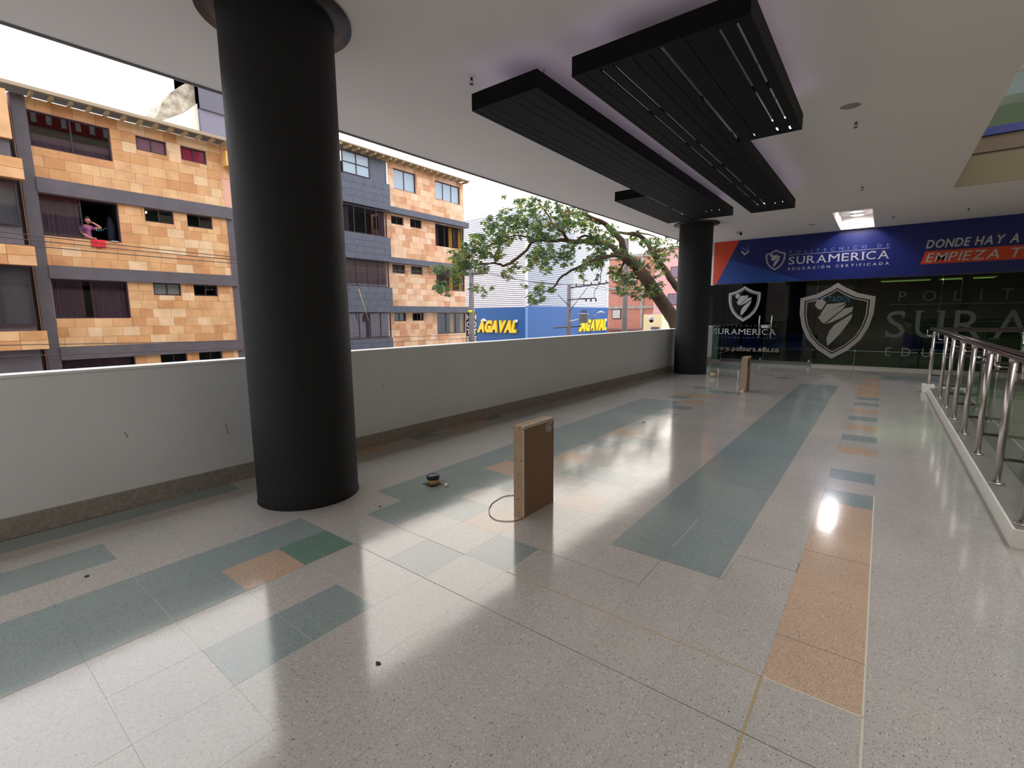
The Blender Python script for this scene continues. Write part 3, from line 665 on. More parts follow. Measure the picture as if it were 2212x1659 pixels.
for k in range(4):
    part(MB().box(1.05 + k * 1.4, 2.42 + k * 1.4, 11.73, 11.74, -.15, 1.06), 'glass_panel', M_rglass, rl)
    part(MB().box(1.05 + k * 1.4, 2.42 + k * 1.4, 4.43, 4.44, -.15, 1.06), 'glass_panel', M_rglass, rl)
part(MB().box(1.0, 1.005, 4.45, 11.7, -.02, .04), 'glass_channel', M_collar, rl)
# things down on the lower floor
t = thing('kiosk', 'orange topped stand on the lower floor seen through the railing glass', 'stand', (2.1, 9.6, -3.7))
p = MB(); p.box(1.7, 2.6, 9.0, 10.4, -3.7, -2.7); part(p, 'cabinet', mat('kiosk_grey', (120, 118, 108), .5), t)
p = MB(); p.box(1.65, 2.65, 8.95, 10.45, -2.7, -2.64); part(p, 'top', mat('kiosk_orange', (214, 128, 40), .5), t)

# ------------------------------------------------------------------ stubs, pipes and cable on the floor
def stub(x0, x1, y0, y1, h, label, disc):
    t = thing('board_stub', label, 'stub', (x0, y0, 0))
    p = MB()
    p.box(x0, x1 - .012, y0, y1, .0, h); bevel(part(p, 'core', M_tan, t), .004)
    p = MB(); p.box(x1 - .012, x1, y0 + .004, y1, .0, h - .008); bevel(part(p, 'face_board', M_tan2, t), .002)
    p = MB(); rnd = random.Random(3)
    for k in range(16):
        y = y0 + (y1 - y0) * k / 16
        p.box(x1 - .016 - rnd.uniform(0, .006), x1 + .002, y, y + (y1 - y0) / 16, h - .016 - rnd.uniform(0, .008), h + .002)
    part(p, 'chipped_top_edge', M_edge, t)
    p = MB()
    for k in range(22):
        z = .01 + (h - .03) * k / 22
        p.box(x1 - .008 - rnd.uniform(0, .004), x1 + .001, y0 - .001 - rnd.uniform(0, .001), y0 + .006, z, z + (h - .03) / 22)
    part(p, 'chipped_corner', M_edge, t)
    p = MB()
    zs = [(.70, .04), (.70, .6), (.70, .9), (.45, .2), (.44, .78), (.33, .5), (.24, .5), (.14, .5), (.035, .5)] if disc else [(.6, .5)]
    for z, f in zs:
        xx = x0 + (x1 - x0) * f; zz = min(z, h - .02)
        n0 = len(p.v); p.lathe([(.0045, 0), (.0045, .004)], (0, 0, 0), 10)
        p.v[n0:] = [(xx + a, y0 - .0015 + c, zz + b) for a, b, c in p.v[n0:]]
    part(p, 'screw_holes', M_hole, t)
    if disc:
        n0 = 0; p = MB(); p.lathe([(.033, 0), (.033, .004)], (0, 0, 0), 32)
        p.v = [(x1 + c, 3.045 + a * 1.5, .642 + b * 1.45) for a, b, c in p.v]; part(p, 'cover_plate', mat('plate_grey', (150, 148, 142), .5), t)
        for dy, dz in ((-.015, .02), (.03, 0)):
            p = MB(); p.box(x1 + .003, x1 + .006, 3.045 + dy - .004, 3.045 + dy + .004, .642 + dz - .004, .647 + dz + .004); part(p, 'screw', M_hole, t)
    return t
stub(-2.10, -2.003, 2.715, 3.12, .70, 'tan plasterboard stub with round cover plate standing beside the cable loop', True)
t = stub(-2.10, -1.995, 9.98, 10.28, .68, 'distant tan plasterboard stub standing near the wide green floor stripe', False)
p = MB(); p.box(-1.994, -1.99, 10.03, 10.12, .5, .63); part(p, 'notch', M_hole, t)
p = MB(); p.add([(-2.13, 9.95, .001), (-2.03, 9.95, .001), (-2.03, 9.98, .06), (-2.1, 9.98, .001)], [(0, 1, 2, 3)]); part(p, 'torn_flap', M_edge, t)
# cable loop
cp = [(-2.106, 3.05, .006), (-2.20, 3.07, .006), (-2.30, 3.055, .005), (-2.385, 2.97, .004), (-2.385, 2.86, .004), (-2.365, 2.768, .004), (-2.293, 2.65, .004), (-2.21, 2.58, .004), (-2.132, 2.561, .004), (-2.054, 2.60, .004), (-2.01, 2.66, .004), (-2.0, 2.708, .006)]
cs = []
for k in range(len(cp) - 1):
    P0, P1, P2, P3 = [Vector(cp[min(max(k + q, 0), len(cp) - 1)]) for q in (-1, 0, 1, 2)]
    for q in range(4):
        t_ = q / 4; cs.append(.5 * ((2 * P1) + (P2 - P0) * t_ + (2 * P0 - 5 * P1 + 4 * P2 - P3) * t_ ** 2 + (3 * P1 - P0 - 3 * P2 + P3) * t_ ** 3))
c = MB().tube(cs, .0028, 6)
o = c.build('cable', mat('grey_cable', (52, 48, 52), .5)); o['label'] = 'thin dark cable curled in a loop at the foot of the near stub'; o['category'] = 'cable'
# near pipe with black cap
x, y = -3.10, 2.82
t = thing('floor_pipe', 'short tan floor pipe with a black cap near the large column', 'pipe', (x, y, 0))
part(MB().lathe([(.052, 0), (.054, .05)], (x, y, 0), 32), 'pipe', mat('tan_pipe', (186, 150, 104), .7, noise=.1, nscale=40), t)
part(MB().lathe([(.056, .048), (.059, .052), (.059, .076), (.054, .082)], (x, y, 0), 32), 'cap', mat('cap_black', (30, 32, 40), .3), t)
part(MB().lathe([(.02, .0815), (.05, .083), (.05, .0845), (.02, .0845)], (x, y, 0), 32), 'cap_disc', mat('cap_disc', (96, 100, 116), .15), t)
part(MB().slab([(x - .075, y - .07), (x + .06, y - .075), (x + .07, y + .05), (x - .07, y + .06)], 0, .0012), 'chipped_hole', M_hole, t)
x, y = -2.955, 2.84
t = thing('floor_plug', 'tiny white plug on the floor beside the black-capped pipe', 'plug', (x, y, 0))
part(MB().lathe([(.016, 0), (.016, .02), (.012, .026)], (x, y, 0), 16), 'plug', M_white, t)
part(MB().tube([(x - .01, y + .01, .012), (x - .05, y + .05, .02), (x - .09, y + .03, .02)], .004, 6), 'wire', M_tan, t)
x, y = -3.125, 12.0
t = thing('floor_pipe', 'short cream floor pipe with a brown rim beside the far column', 'pipe', (x, y, 0))
part(MB().lathe([(.074, 0), (.075, .118)], (x, y, 0), 32), 'pipe', mat('cream_pipe', (206, 184, 142), .7, noise=.1, nscale=30), t)
part(MB().lathe([(.078, .118), (.078, .132), (.07, .134)], (x, y, 0), 32), 'rim', mat('brown_rim', (110, 86, 60), .6), t)
for x, y, lab in ((-3.0, 11.88, 'thin white rod standing upright beside the cream floor pipe'), (-2.53, 11.75, 'thin white rod standing just behind the far plasterboard stub')):
    o = MB().lathe([(.011, 0), (.011, .23)], (0, 0, 0), 10).build('rod', M_white, loc=(x, y, 0)); o['label'] = lab; o['category'] = 'rod'
for (x, y, s, lab) in ((-1.62, 1.12, .018, 'small dark leaf scrap on the pale floor in the foreground'), (-3.58, .52, .02, 'dark scrap on the floor by the left parapet'), (-3.05, 2.2, .012, 'tiny dark crumb on the floor right of the near column'), (-2.55, 6.3, .03, 'dark scrap lying on the long green stripe toward the far column')):
    b = MB(); r = random.Random(int(s * 1e4)); n = 9
    b.slab([(s * (.6 + .6 * r.random()) * math.cos(2 * PI * k / n), .6 * s * (.6 + .6 * r.random()) * math.sin(2 * PI * k / n)) for k in range(n)], 0, .004)
    o = b.build('debris', M_hole, loc=(x, y, .0)); o['label'] = lab; o['category'] = 'debris'
#PART2

# ================================================================== across the street
M_sand = []
for k, c in enumerate(((212, 160, 108), (204, 146, 90), (220, 180, 134), (196, 136, 84), (216, 168, 114), (208, 154, 100))):
    M_sand.append(mat(f'sandstone_{k}', c, .75, noise=.10, nscale=2.4, rgb2=tuple(min(255, v + 14) for v in c)))
M_sandR = []
for k, c in enumerate(((222, 172, 132), (212, 156, 112), (232, 192, 156), (206, 146, 104), (226, 180, 138))):
    M_sandR.append(mat(f'pale_sandstone_{k}', c, .75, noise=.10, nscale=2.4, rgb2=tuple(min(255, v + 14) for v in c)))
M_slate = mat('slate_cladding', (92, 84, 86), .6, noise=.12, nscale=3)
M_slateR = mat('slate_cladding_cool', (86, 88, 98), .6, noise=.12, nscale=3)
M_frame = mat('window_frame', (52, 34, 38), .5)
M_pane = glass_mat('window_glass', (236, 238, 238), .02, 1.5)
M_reveal = mat('pink_reveal', (222, 168, 140), .8)
M_plum = mat('plum_curtain', (92, 62, 74), .9)
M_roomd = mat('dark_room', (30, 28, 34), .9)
M_blind = mat('grey_blind', (176, 172, 160), .9)
M_mauve = mat('mauve_blind', (168, 126, 136), .9)
M_redc = mat('red_curtain', (176, 52, 84), .9)
M_yel = mat('yellow_curtain', (236, 176, 50), .8)
M_bluew = mat('sky_reflection_film', (226, 238, 250), .8)  # sky reflected in the panes, painted as a pale sheet
M_roof = mat('roof_sheet', (166, 146, 118), .8)
M_rafter = mat('rafter', (196, 168, 124), .8)
M_conc = mat('concrete', (150, 142, 130), .9, noise=.2, nscale=2)

def wall_grid(X0, X1, y0, y1, z0, z1, holes, m, name, root):
    ys = sorted({y0, y1, *[min(max(h[0], y0), y1) for h in holes], *[min(max(h[1], y0), y1) for h in holes]})
    zs = sorted({z0, z1, *[min(max(h[2], z0), z1) for h in holes], *[min(max(h[3], z0), z1) for h in holes]})
    p = MB()
    for a, b in zip(ys[:-1], ys[1:]):
        run = None
        for c, d in zip(zs[:-1], zs[1:]):
            my, mz = (a + b) / 2, (c + d) / 2
            if any(h[0] < my < h[1] and h[2] < mz < h[3] for h in holes): run = None; continue
            p.box(X0, X1, a, b, c, d)
    return part(p, name, m, root)
TILEM = {}
def stone_tiles(root, X, y0, y1, z0, z1, holes, mats, rnd, tw=.5, th=.344, budget=None):
    n = max(1, round((z1 - z0) / th)); th = (z1 - z0) / n
    for r in range(n):
        a, b = z0 + r * th, z0 + (r + 1) * th; y = y0 - rnd.uniform(0, tw)
        while y < y1:
            w_ = tw * rnd.choice((.8, 1, 1, 1.15)); s0, s1 = max(y, y0), min(y + w_, y1); y += w_
            cut = [h for h in holes if h[2] < b - .01 and h[3] > a + .01 and h[0] < s1 and h[1] > s0]
            ys_ = sorted({s0, s1, *[h[0] for h in cut if s0 < h[0] < s1], *[h[1] for h in cut if s0 < h[1] < s1]})
            for p0, p1 in zip(ys_[:-1], ys_[1:]):
                my = (p0 + p1) / 2; hs = [h for h in cut if h[0] < my < h[1]]
                spans = [(a, b)]
                if hs: h = hs[0]; spans = [(a, h[2]), (h[3], b)]
                for c0, c1 in spans:
                    if c1 - c0 < .03 or p1 - p0 < .03: continue
                    m = rnd.randrange(len(mats)); key = (m, mats[0].name, round(p1 - p0, 2), round(c1 - c0, 2))
                    if key not in TILEM:
                        hw, hh = (p1 - p0) / 2 - .004, (c1 - c0) / 2 - .004
                        TILEM[key] = MB().box(-.02, .0, -hw, hw, -hh, hh).mesh('stone_tile', mats[m])
                    link('stone_tile', TILEM[key], root, (X + rnd.uniform(-.004, .004) - root.location.x, (p0 + p1) / 2 - root.location.y, (c0 + c1) / 2 - root.location.z))
def curtain(p, X, y0, y1, z0, z1, amp=.03, n=26, mi=0):
    vs = []
    for i in range(n + 1):
        y = y0 + (y1 - y0) * i / n; x = X + amp * math.sin(i * 1.9) + amp * .5 * math.sin(i * .7)
        vs += [(x, y, z0), (x, y, z1)]
    p.add(vs, [(2 * i, 2 * i + 2, 2 * i + 3, 2 * i + 1) for i in range(n)], mi, True)
def window(root, X, y0, y1, z0, z1, cols=2, rows=1, fr=.045, open_=None, back=None, drape=None, film=None, split=None):
    """recessed window in a wall facing +X: frame, panes, room or curtain behind"""
    xr = X - .10
    p = MB(); p.box(xr - .05, xr + .01, y0, y1, z0, z0 + fr); p.box(xr - .05, xr + .01, y0, y1, z1 - fr, z1); p.box(xr - .05, xr + .01, y0, y0 + fr, z0 + fr, z1 - fr); p.box(xr - .05, xr + .01, y1 - fr, y1, z0 + fr, z1 - fr)
    ys = split or [y0 + (y1 - y0) * i / cols for i in range(cols + 1)]; zs = [z0 + (z1 - z0) * i / rows for i in range(rows + 1)]
    for y in ys[1:-1]: p.box(xr - .04, xr + .008, y - fr * .4, y + fr * .4, z0 + fr, z1 - fr)
    for z in zs[1:-1]: p.box(xr - .04, xr + .008, y0 + fr, y1 - fr, z - fr * .4, z + fr * .4)
    w_ = part(p, 'window', M_frame, root)
    for i in range(len(ys) - 1):
        if open_ is not None and i in open_: continue
        for k in range(rows):
            q = MB(); q.box(xr - .02, xr - .014, ys[i] + .01, ys[i + 1] - .01, zs[k] + .01, zs[k + 1] - .01); part(q, 'pane', M_pane, w_)
    if film:
        q = MB(); q.box(xr - .05, xr - .03, y0 + fr, y1 - fr, z0 + fr, z1 - fr); part(q, 'blind_or_sky_film', film, w_)  # with the pale film this sheet paints the reflected sky
    if drape:
        for (a, b, c, d, m) in drape:
            q = MB(); curtain(q, xr - .12, a, b, c, d); part(q, 'curtain', m, w_)
    return w_
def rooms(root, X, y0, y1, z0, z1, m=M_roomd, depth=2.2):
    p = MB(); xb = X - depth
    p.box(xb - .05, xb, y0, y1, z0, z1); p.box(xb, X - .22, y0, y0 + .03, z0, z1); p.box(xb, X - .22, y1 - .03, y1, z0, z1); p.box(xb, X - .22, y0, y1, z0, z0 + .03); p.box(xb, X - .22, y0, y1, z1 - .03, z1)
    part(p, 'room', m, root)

rnd = random.Random(11)
# ---- left building
LB = thing('apartment_building', 'sandstone tiled apartment building with slate bands, left of the near column', 'building', (-22, 6, -5.2))
XF = -21.6
W1, W2, W3 = (3.26, 5.31, 6.91, 8.0), (6.03, 6.96, 7.5, 7.99), (7.41, 8.29, 7.49, 8.0)
W4, W5, W6 = (3.27, 5.29, 4.18, 5.51), (6.05, 6.96, 5.03, 5.51), (7.40, 8.29, 5.03, 5.51)
W7, W8, W9 = (3.28, 5.30, 1.52, 2.82), (6.06, 6.96, 2.37, 2.83), (7.39, 8.26, 2.38, 2.82)
W10, W11, W12 = (3.24, 5.27, -1.1, .16), (6.04, 6.93, -.3, .16), (7.34, 8.2, -.3, .16)
LH = [W1, W2, W3, W4, W5, W6, W7, W8, W9, W10, W11, W12]
wall_grid(XF - .2, XF - .02, 2.9, 9.6, -5.2, 8.36, LH, M_reveal, 'wall', LB)
p = MB(); p.box(-28, XF - 2.5, -8, 13.2, -5.2, 8.36); p.box(-24.3, XF - .3, 9.6, 13.2, -5.2, 8.3); p.box(-24.3, XF - .3, -8, 2.9, -5.2, 8.3); part(p, 'rear_block', M_slate, LB)
for (z0, z1) in ((5.97, 8.36), (3.24, 5.51), (.58, 2.82), (-2.2, .14)):
    stone_tiles(LB, XF, 3.26, 8.80, z0, z1, [h for h in LH], M_sand, rnd)
for z0, z1, e_ in ((5.51, 5.97, .1), (2.82, 3.24, .1), (.14, .58, .1)):
    p = MB(); p.box(XF - .02, XF + e_, 3.26, 9.0, z0, z1); part(p, 'slate_band', M_slate, LB)
p = MB(); p.box(XF - .2, XF + .06, 2.93, 3.26, -5.2, 8.36); part(p, 'slate_pilaster', M_slate, LB)
p = MB(); p.box(XF - .2, XF + .02, 8.84, 9.25, -5.2, 5.97); part(p, 'slate_pilaster', M_slate, LB)
p = MB(); p.box(XF - .2, XF - .0, 8.84, 9.0, 7.1, 8.36); part(p, 'corner_post', M_sand[0], LB)
p = MB(); p.box(XF - .3, XF + .35, 8.86, 9.5, 7.55, 8.1); part(p, 'yellow_box', mat('yellow_box', (226, 180, 96), .8), LB)
# eaves
p = MB(); p.add([(XF + .55, 2.6, 8.47), (XF + .55, 9.6, 8.47), (XF + .55, 9.6, 8.53), (XF + .55, 2.6, 8.53), (XF - 1.2, 2.6, 8.75), (XF - 1.2, 9.6, 8.75), (XF - 1.2, 9.6, 8.85), (XF - 1.2, 2.6, 8.85)],
    [(0, 1, 2, 3), (3, 2, 6, 7), (0, 4, 5, 1), (4, 7, 6, 5), (0, 3, 7, 4), (1, 5, 6, 2)]); part(p, 'roof', M_roof, LB)
p = MB(); p.box(XF + .5, XF + .62, 2.6, 9.6, 8.40, 8.47); part(p, 'gutter', M_roof, LB)
for k in range(13):
    p = MB(); y = 3.35 + k * .46; p.box(XF - .1, XF + .45, y, y + .07, 8.33, 8.45); part(p, 'rafter', M_rafter, LB)
# windows
window(LB, XF, *W1, cols=2, drape=[(3.3, 5.28, 6.95, 7.35, M_plum)]); window(LB, XF, *W2, cols=2, film=M_mauve); window(LB, XF, *W3, cols=2, film=M_redc)
window(LB, XF, *W4, split=[3.27, 4.28, 5.29], open_=[1], drape=[(3.3, 4.25, 4.22, 5.45, M_plum)])
window(LB, XF, *W5, cols=2, open_=[0]); window(LB, XF, *W6, cols=2, open_=[0])
window(LB, XF, *W7, cols=2, drape=[(3.32, 4.1, 1.56, 2.78, M_plum), (4.3, 5.27, 1.56, 2.78, M_plum)]); window(LB, XF, *W8, cols=2, film=M_blind); window(LB, XF, *W9, cols=2, open_=[0])
window(LB, XF, *W10, cols=2, drape=[(3.3, 5.2, -1, .1, M_plum)]); window(LB, XF, *W11, cols=2); window(LB, XF, *W12, cols=2)
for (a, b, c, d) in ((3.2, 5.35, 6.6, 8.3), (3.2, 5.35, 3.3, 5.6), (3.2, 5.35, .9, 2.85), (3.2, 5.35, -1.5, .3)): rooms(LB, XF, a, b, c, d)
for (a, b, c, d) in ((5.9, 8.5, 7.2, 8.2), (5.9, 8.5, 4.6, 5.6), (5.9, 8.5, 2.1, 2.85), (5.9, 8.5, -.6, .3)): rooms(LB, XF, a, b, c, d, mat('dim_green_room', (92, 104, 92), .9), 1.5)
p = MB(); p.lathe([(.1, 0), (.1, .05)], (-22.1, 6.16, 5.40), 16); part(p, 'room_lamp', mat('lamp_lens', (255, 252, 255), .5, emit=(255, 250, 255), estr=7), LB)
# projecting bay at the frame's left edge
XB = -21.0
p = MB(); p.box(XF - .2, XB - .03, -3, 2.72, -5.2, 8.2); part(p, 'bay_wall', M_slate, LB)
for (z0, z1) in ((5.66, 6.26), (3.13, 3.72), (.57, 1.14)):
    p = MB(); p.box(XB - .03, XB + .26, -3, 2.90, z0, z1); part(p, 'bay_ledge', M_sand[3], LB)
    for k in range(7):
        for r in range(2):
            q = MB().box(XB + .26, XB + .275, 2.9 - (k + 1) * .62 + .006, 2.9 - k * .62 - .006, z0 + r * (z1 - z0) / 2 + .006, z0 + (r + 1) * (z1 - z0) / 2 - .006); part(q, 'stone_tile', M_sand[(k * 3 + r) % 6], LB)
p = MB(); p.box(XB - .03, XB + .1, -3, 2.78, 6.82, 8.2); part(p, 'bay_panel', M_sand[0], LB)
for (z0, z1, dz) in ((4.82, 5.62, 4.3), (1.79, 3.08, 2.4)):
    t0 = z0
    window(LB, XB + .14, .6, 2.72, z0 - .5, z1, cols=3, film=None, drape=[(.7, 2.65, z0 - .45, (z0 + z1) / 2, M_plum), (.7, 2.65, (z0 + z1) / 2, z1 - .05, M_blind)])
# ---- right building
RB = thing('apartment_building', 'paler sandstone apartment building with slate balconies, right of the near column', 'building', (-22, 18, -5.2))
RA, RBw = (17.47, 19.06, 8.43, 9.49), (20.53, 22.65, 8.44, 9.49)
S1, S2, C1_ = (17.21, 18.06, 6.54, 6.97), (18.54, 19.40, 6.54, 7.02), (20.45, 22.93, 5.71, 7.02)
S3, S4, C2_ = (17.16, 18.04, 3.92, 4.39), (18.48, 19.34, 3.92, 4.38), (20.42, 22.93, 3.08, 4.39)
S5, S6, C3_ = (17.15, 17.99, 1.25, 1.71), (18.46, 19.33, 1.26, 1.71), (20.38, 22.93, .42, 1.72)
RH = [RA, RBw, S1, S2, C1_, S3, S4, C2_, S5, S6, C3_]
wall_grid(XF - .2, XF - .02, 16.5, 22.95, -5.2, 9.78, RH, M_reveal, 'wall', RB)
p = MB(); p.box(-28, XF - 2.4, 13.3, 22.95, -5.2, 9.7); p.box(XF - 2.4, XF - .3, 22.93, 22.95, -5.2, 5.5); part(p, 'rear_block', M_sandR[1], RB)
for (z0, z1) in ((7.37, 9.74), (4.71, 7.06), (2.09, 4.42), (-1.2, 1.74)):
    stone_tiles(RB, XF, 16.62, 22.95, z0, z1, RH, M_sandR, rnd, tw=.52)
for z0, z1 in ((7.06, 7.37), (4.42, 4.71), (1.74, 2.09)):
    p = MB(); p.box(XF - .1, XF + .3, 16.62, 23.1, z0, z1); part(p, 'slate_band', M_slateR, RB)
window(RB, XF, *RA, cols=2, film=M_bluew); window(RB, XF, *RBw, cols=3, film=M_bluew)
for w_ in (S1, S2, S3, S4, S5, S6): window(RB, XF, *w_, cols=2)
for (a, b, c, d) in (C1_, C2_, C3_):
    window(RB, XF, a, b, c, d, cols=3, drape=[(a + .1, a + .45, c + .05, d - .05, M_plum), (a + 1.3, a + 1.62, c + .05, d - .05, M_yel), (b - .35, b - .08, c + .05, d - .05, M_yel), (a + 1.65, b - .4, c + .05, d - .05, M_plum)])
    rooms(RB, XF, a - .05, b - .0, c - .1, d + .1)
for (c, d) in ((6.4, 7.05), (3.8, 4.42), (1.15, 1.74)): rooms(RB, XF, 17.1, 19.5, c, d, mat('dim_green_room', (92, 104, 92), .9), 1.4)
XY = -21.0
p = MB(); p.box(XF - 2.3, XF - .9, 13.84, 16.55, -5.2, 9.4); part(p, 'bay_core', M_roomd, RB)
for (z0, z1, y1) in ((7.04, 8.36, 16.71), (4.40, 5.64, 16.63), (1.74, 3.05, 16.61), (-2.0, .37, 16.52)):
    p = MB(); p.box(XF - .9, XY, 13.84, y1, z0, z1); part(p, 'balcony_parapet', M_slateR, RB)
    ny, nz = 5, 4
    for i in range(ny):
        for k in range(nz):
            dy, dz = (y1 - 13.84) / ny, (z1 - z0) / nz; off = .25 if k % 2 else 0
            a, b = 13.84 + (i + off) * dy + .006, min(y1, 13.84 + (i + 1 + off) * dy) - .006
            if b - a < .05: continue
            q = MB().box(XY, XY + .012, a, b, z0 + k * dz + .006, z0 + (k + 1) * dz - .006); part(q, 'slate_tile', M_slateR, RB)
p = MB(); p.box(XF - .9, XY, 13.6, 13.84, -5.2, 9.4); part(p, 'slate_pilaster', M_slateR, RB)
window(RB, XY + .1, 13.95, 15.51, 8.38, 9.43, cols=2, rows=2, film=M_bluew)
p = MB(); p.box(XF - .6, XY - .02, 15.53, 16.52, 8.36, 9.47); part(p, 'slate_panel', M_slateR, RB)
p = MB(); p.box(XY - .15, XY + .02, 16.52, 16.6, 8.36, 9.4); part(p, 'white_post', M_white, RB)
for (z0, z1) in ((5.65, 6.98), (3.06, 4.39), (.38, 1.72)):
    dr = [(13.9, 14.3, z0 + .04, z1 - .04, M_plum), (16.05, 16.45, z0 + .04, z1 - .04, M_plum)] if z0 > 5 else [(13.9, 16.45, z0 + .04, z1 - .04, M_plum)]
    window(RB, XY, 13.86, 16.5, z0, z1, cols=4, drape=dr)
def eave(root, X, y0, y1, z, n, out_=.55):
    p = MB(); p.add([(X + out_, y0, z), (X + out_, y1, z), (X + out_, y1, z + .06), (X + out_, y0, z + .06), (X - 1.5, y0, z + .32), (X - 1.5, y1, z + .32), (X - 1.5, y1, z + .42), (X - 1.5, y0, z + .42)],
        [(0, 1, 2, 3), (3, 2, 6, 7), (0, 4, 5, 1), (4, 7, 6, 5), (0, 3, 7, 4), (1, 5, 6, 2)]); part(p, 'roof', M_roof, root)
    for k in range(n):
        y = y0 + .12 + (y1 - y0 - .3) * k / (n - 1); q = MB(); q.box(X - .05, X + out_ - .06, y, y + .08, z - .09, z + .02); part(q, 'rafter', M_rafter, root)
eave(RB, XF, 16.6, 23.05, 9.80, 13); eave(RB, XY, 13.5, 16.65, 9.56, 7)
p = MB(); p.tube([(XY + .3, 14.3, 2.9), (XY + .35, 14.75, 1.3)], .02, 6); part(p, 'leaning_stick', mat('bamboo', (180, 150, 100), .7), RB)

# ---- building behind
BG = thing('background_building', 'grey concrete building with stained curved wall rising behind the roof at left', 'building', (-31, 11, -5.2))
p = MB()
arc = [(9.2, 11.2), (9.45, 11.8), (9.75, 12.5), (10.15, 13.1), (10.6, 13.55), (10.95, 13.85), (11.3, 14.0), (11.3, 4), (9.2, 4)]
p.plate(arc[::-1], (-30.2, 0, 0), (0, 1, 0), (0, 0, 1), (-3, 0, 0)); part(p, 'curved_wall', mat('mossy_concrete', (150, 136, 112), .9, noise=.35, nscale=3, rgb2=(196, 182, 156)), BG)
p = MB(); p.plate([(9.4, 4), (11.3, 4), (11.3, 12.9), (10.6, 12.2), (9.4, 11.4)], (-30.1, 0, 0), (0, 1, 0), (0, 0, 1), (.1, 0, 0)); part(p, 'gable_wall', mat('cream_gable', (226, 214, 190), .8), BG)
p = MB(); p.box(-33, -29.8, 11.32, 15, -5.2, 15); part(p, 'grey_wall', mat('grey_wall', (120, 116, 124), .8), BG)
p = MB(); p.box(-33, -29.7, 11.32, 15, 12.6, 15); part(p, 'dark_upper_wall', mat('dark_grey_wall', (96, 92, 98), .8), BG)

# ---- department store
ST = thing('store_building', 'white corrugated store with a blue band and yellow letters, behind the tree', 'building', (-24, 34, -5.2))
M_corr = mat('white_corrugated', (246, 246, 248), .5); M_gap = mat('corrugation_painted_shade', (186, 188, 194), .7)  # grey core behind the ribs paints the shade between them
M_corr2 = mat('grey_corrugated', (196, 198, 206), .5)  # greyer cladding of the nearer front section
M_sblue = mat('store_blue', (14, 82, 144), .5)
YC = 29.72
p = MB(); p.box(-44, -21.72, YC + .12, 43.2, -5.2, 8.6); p.box(-44, -21.72, YC + .12, 36.65, 8.6, 9.6); part(p, 'core', M_gap, ST)
def ribs(p, f, z0, z1, pitch=.15):
    k = int((z1 - z0) / pitch)
    for i in range(k):
        z = z0 + i * pitch; f(p, z, z + pitch * .55)
p = MB(); ribs(p, lambda q, a, b: q.box(-34, -21.6, YC, YC + .1, a, b), -5.0, 9.5); part(p, 'corrugated_side', M_corr, ST)
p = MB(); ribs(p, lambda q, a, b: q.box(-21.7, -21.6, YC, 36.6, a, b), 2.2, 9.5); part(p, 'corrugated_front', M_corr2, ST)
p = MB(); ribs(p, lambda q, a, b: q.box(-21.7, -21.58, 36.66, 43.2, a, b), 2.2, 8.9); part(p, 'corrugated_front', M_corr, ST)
p = MB(); p.box(-21.72, -21.58, YC - .01, YC + .14, 2.1, 9.6); p.box(-21.7, -21.55, 43.2, 43.35, -5, 9.0); p.box(-21.75, -21.55, 36.6, 43.3, 8.88, 9.0); part(p, 'corner_trim', M_white, ST)
p = MB(); p.box(-26.85, -21.5, YC - .12, YC, -5.2, 2.14); part(p, 'blue_band', M_sblue, ST)
p = MB(); p.box(-21.6, -21.48, YC - .12, 43.2, -5.2, 2.24); part(p, 'blue_band', M_sblue, ST)
p = MB(); p.box(-21.62, -21.44, YC - .16, YC - .1, -5.2, 2.14); part(p, 'edge_strip', mat('pale_blue_strip', (110, 150, 200), .5), ST)
M_yl = mat('yellow_letter', (252, 206, 10), .35)
def store_word(o, ux, d, w_, h):
    sg = thing('store_sign', 'yellow slanted wordmark on the blue store wall, ' + ('nearer the tiled building' if ux[0] else 'behind the transformer'), 'sign', o, 'yellow store wordmarks')
    letters(sg, M_yl, 'AGAVAL', w_, h, o, ux, W_, d, bold=.06, shear=.32, gap=-.02)
    dd = Vector(d) * .9; p = MB()
    ca = Vector(o) + Vector(ux) * (w_ * .17) + Vector(W_) * (h * 1.02)
    p.plate([(-.35, -.06), (.35, -.10), (.18, .02), (.05, .10), (-.05, .14), (-.16, .06)], ca, ux, W_, dd); part(p, 'white_swoosh', M_white, sg)
    cb_ = Vector(o) + Vector(ux) * (w_ * 1.0) + Vector(W_) * (h * .93)
    p.v = []; p = MB(); p.plate([(.12 * math.cos(a * PI / 8), .12 * math.sin(a * PI / 8)) for a in range(16)], cb_, ux, W_, dd); part(p, 'round_mark', M_white, sg)
store_word((-26.45, YC - .13, .26), (1, 0, 0), (0, -.16, 0), 4.0, .90)
store_word((-21.48, 37.4, .15), (0, 1, 0), (.16, 0, 0), 5.2, .98)

# ---- hotel sign
HS = thing('hotel_sign', 'black vertical box sign with white capital letters beside the utility pole', 'sign', (-19.3, 20.6, -1.2))
p = MB(); p.box(-19.45, -19.0, 20.66, 21.14, -1.1, 1.72); part(p, 'box', mat('sign_black', (24, 24, 28), .4), HS)
for k, ch in enumerate('HOTEL'):
    z = 1.30 - k * .43
    letters(HS, M_white, ch, .30, .32, (-18.998, 20.76, z), (0, 1, 0), W_, (.012, 0, 0), bold=.03)
    letters(HS, M_white, ch, .28, .32, (-19.38, 20.658, z), (1, 0, 0), W_, (0, -.012, 0), bold=.03)

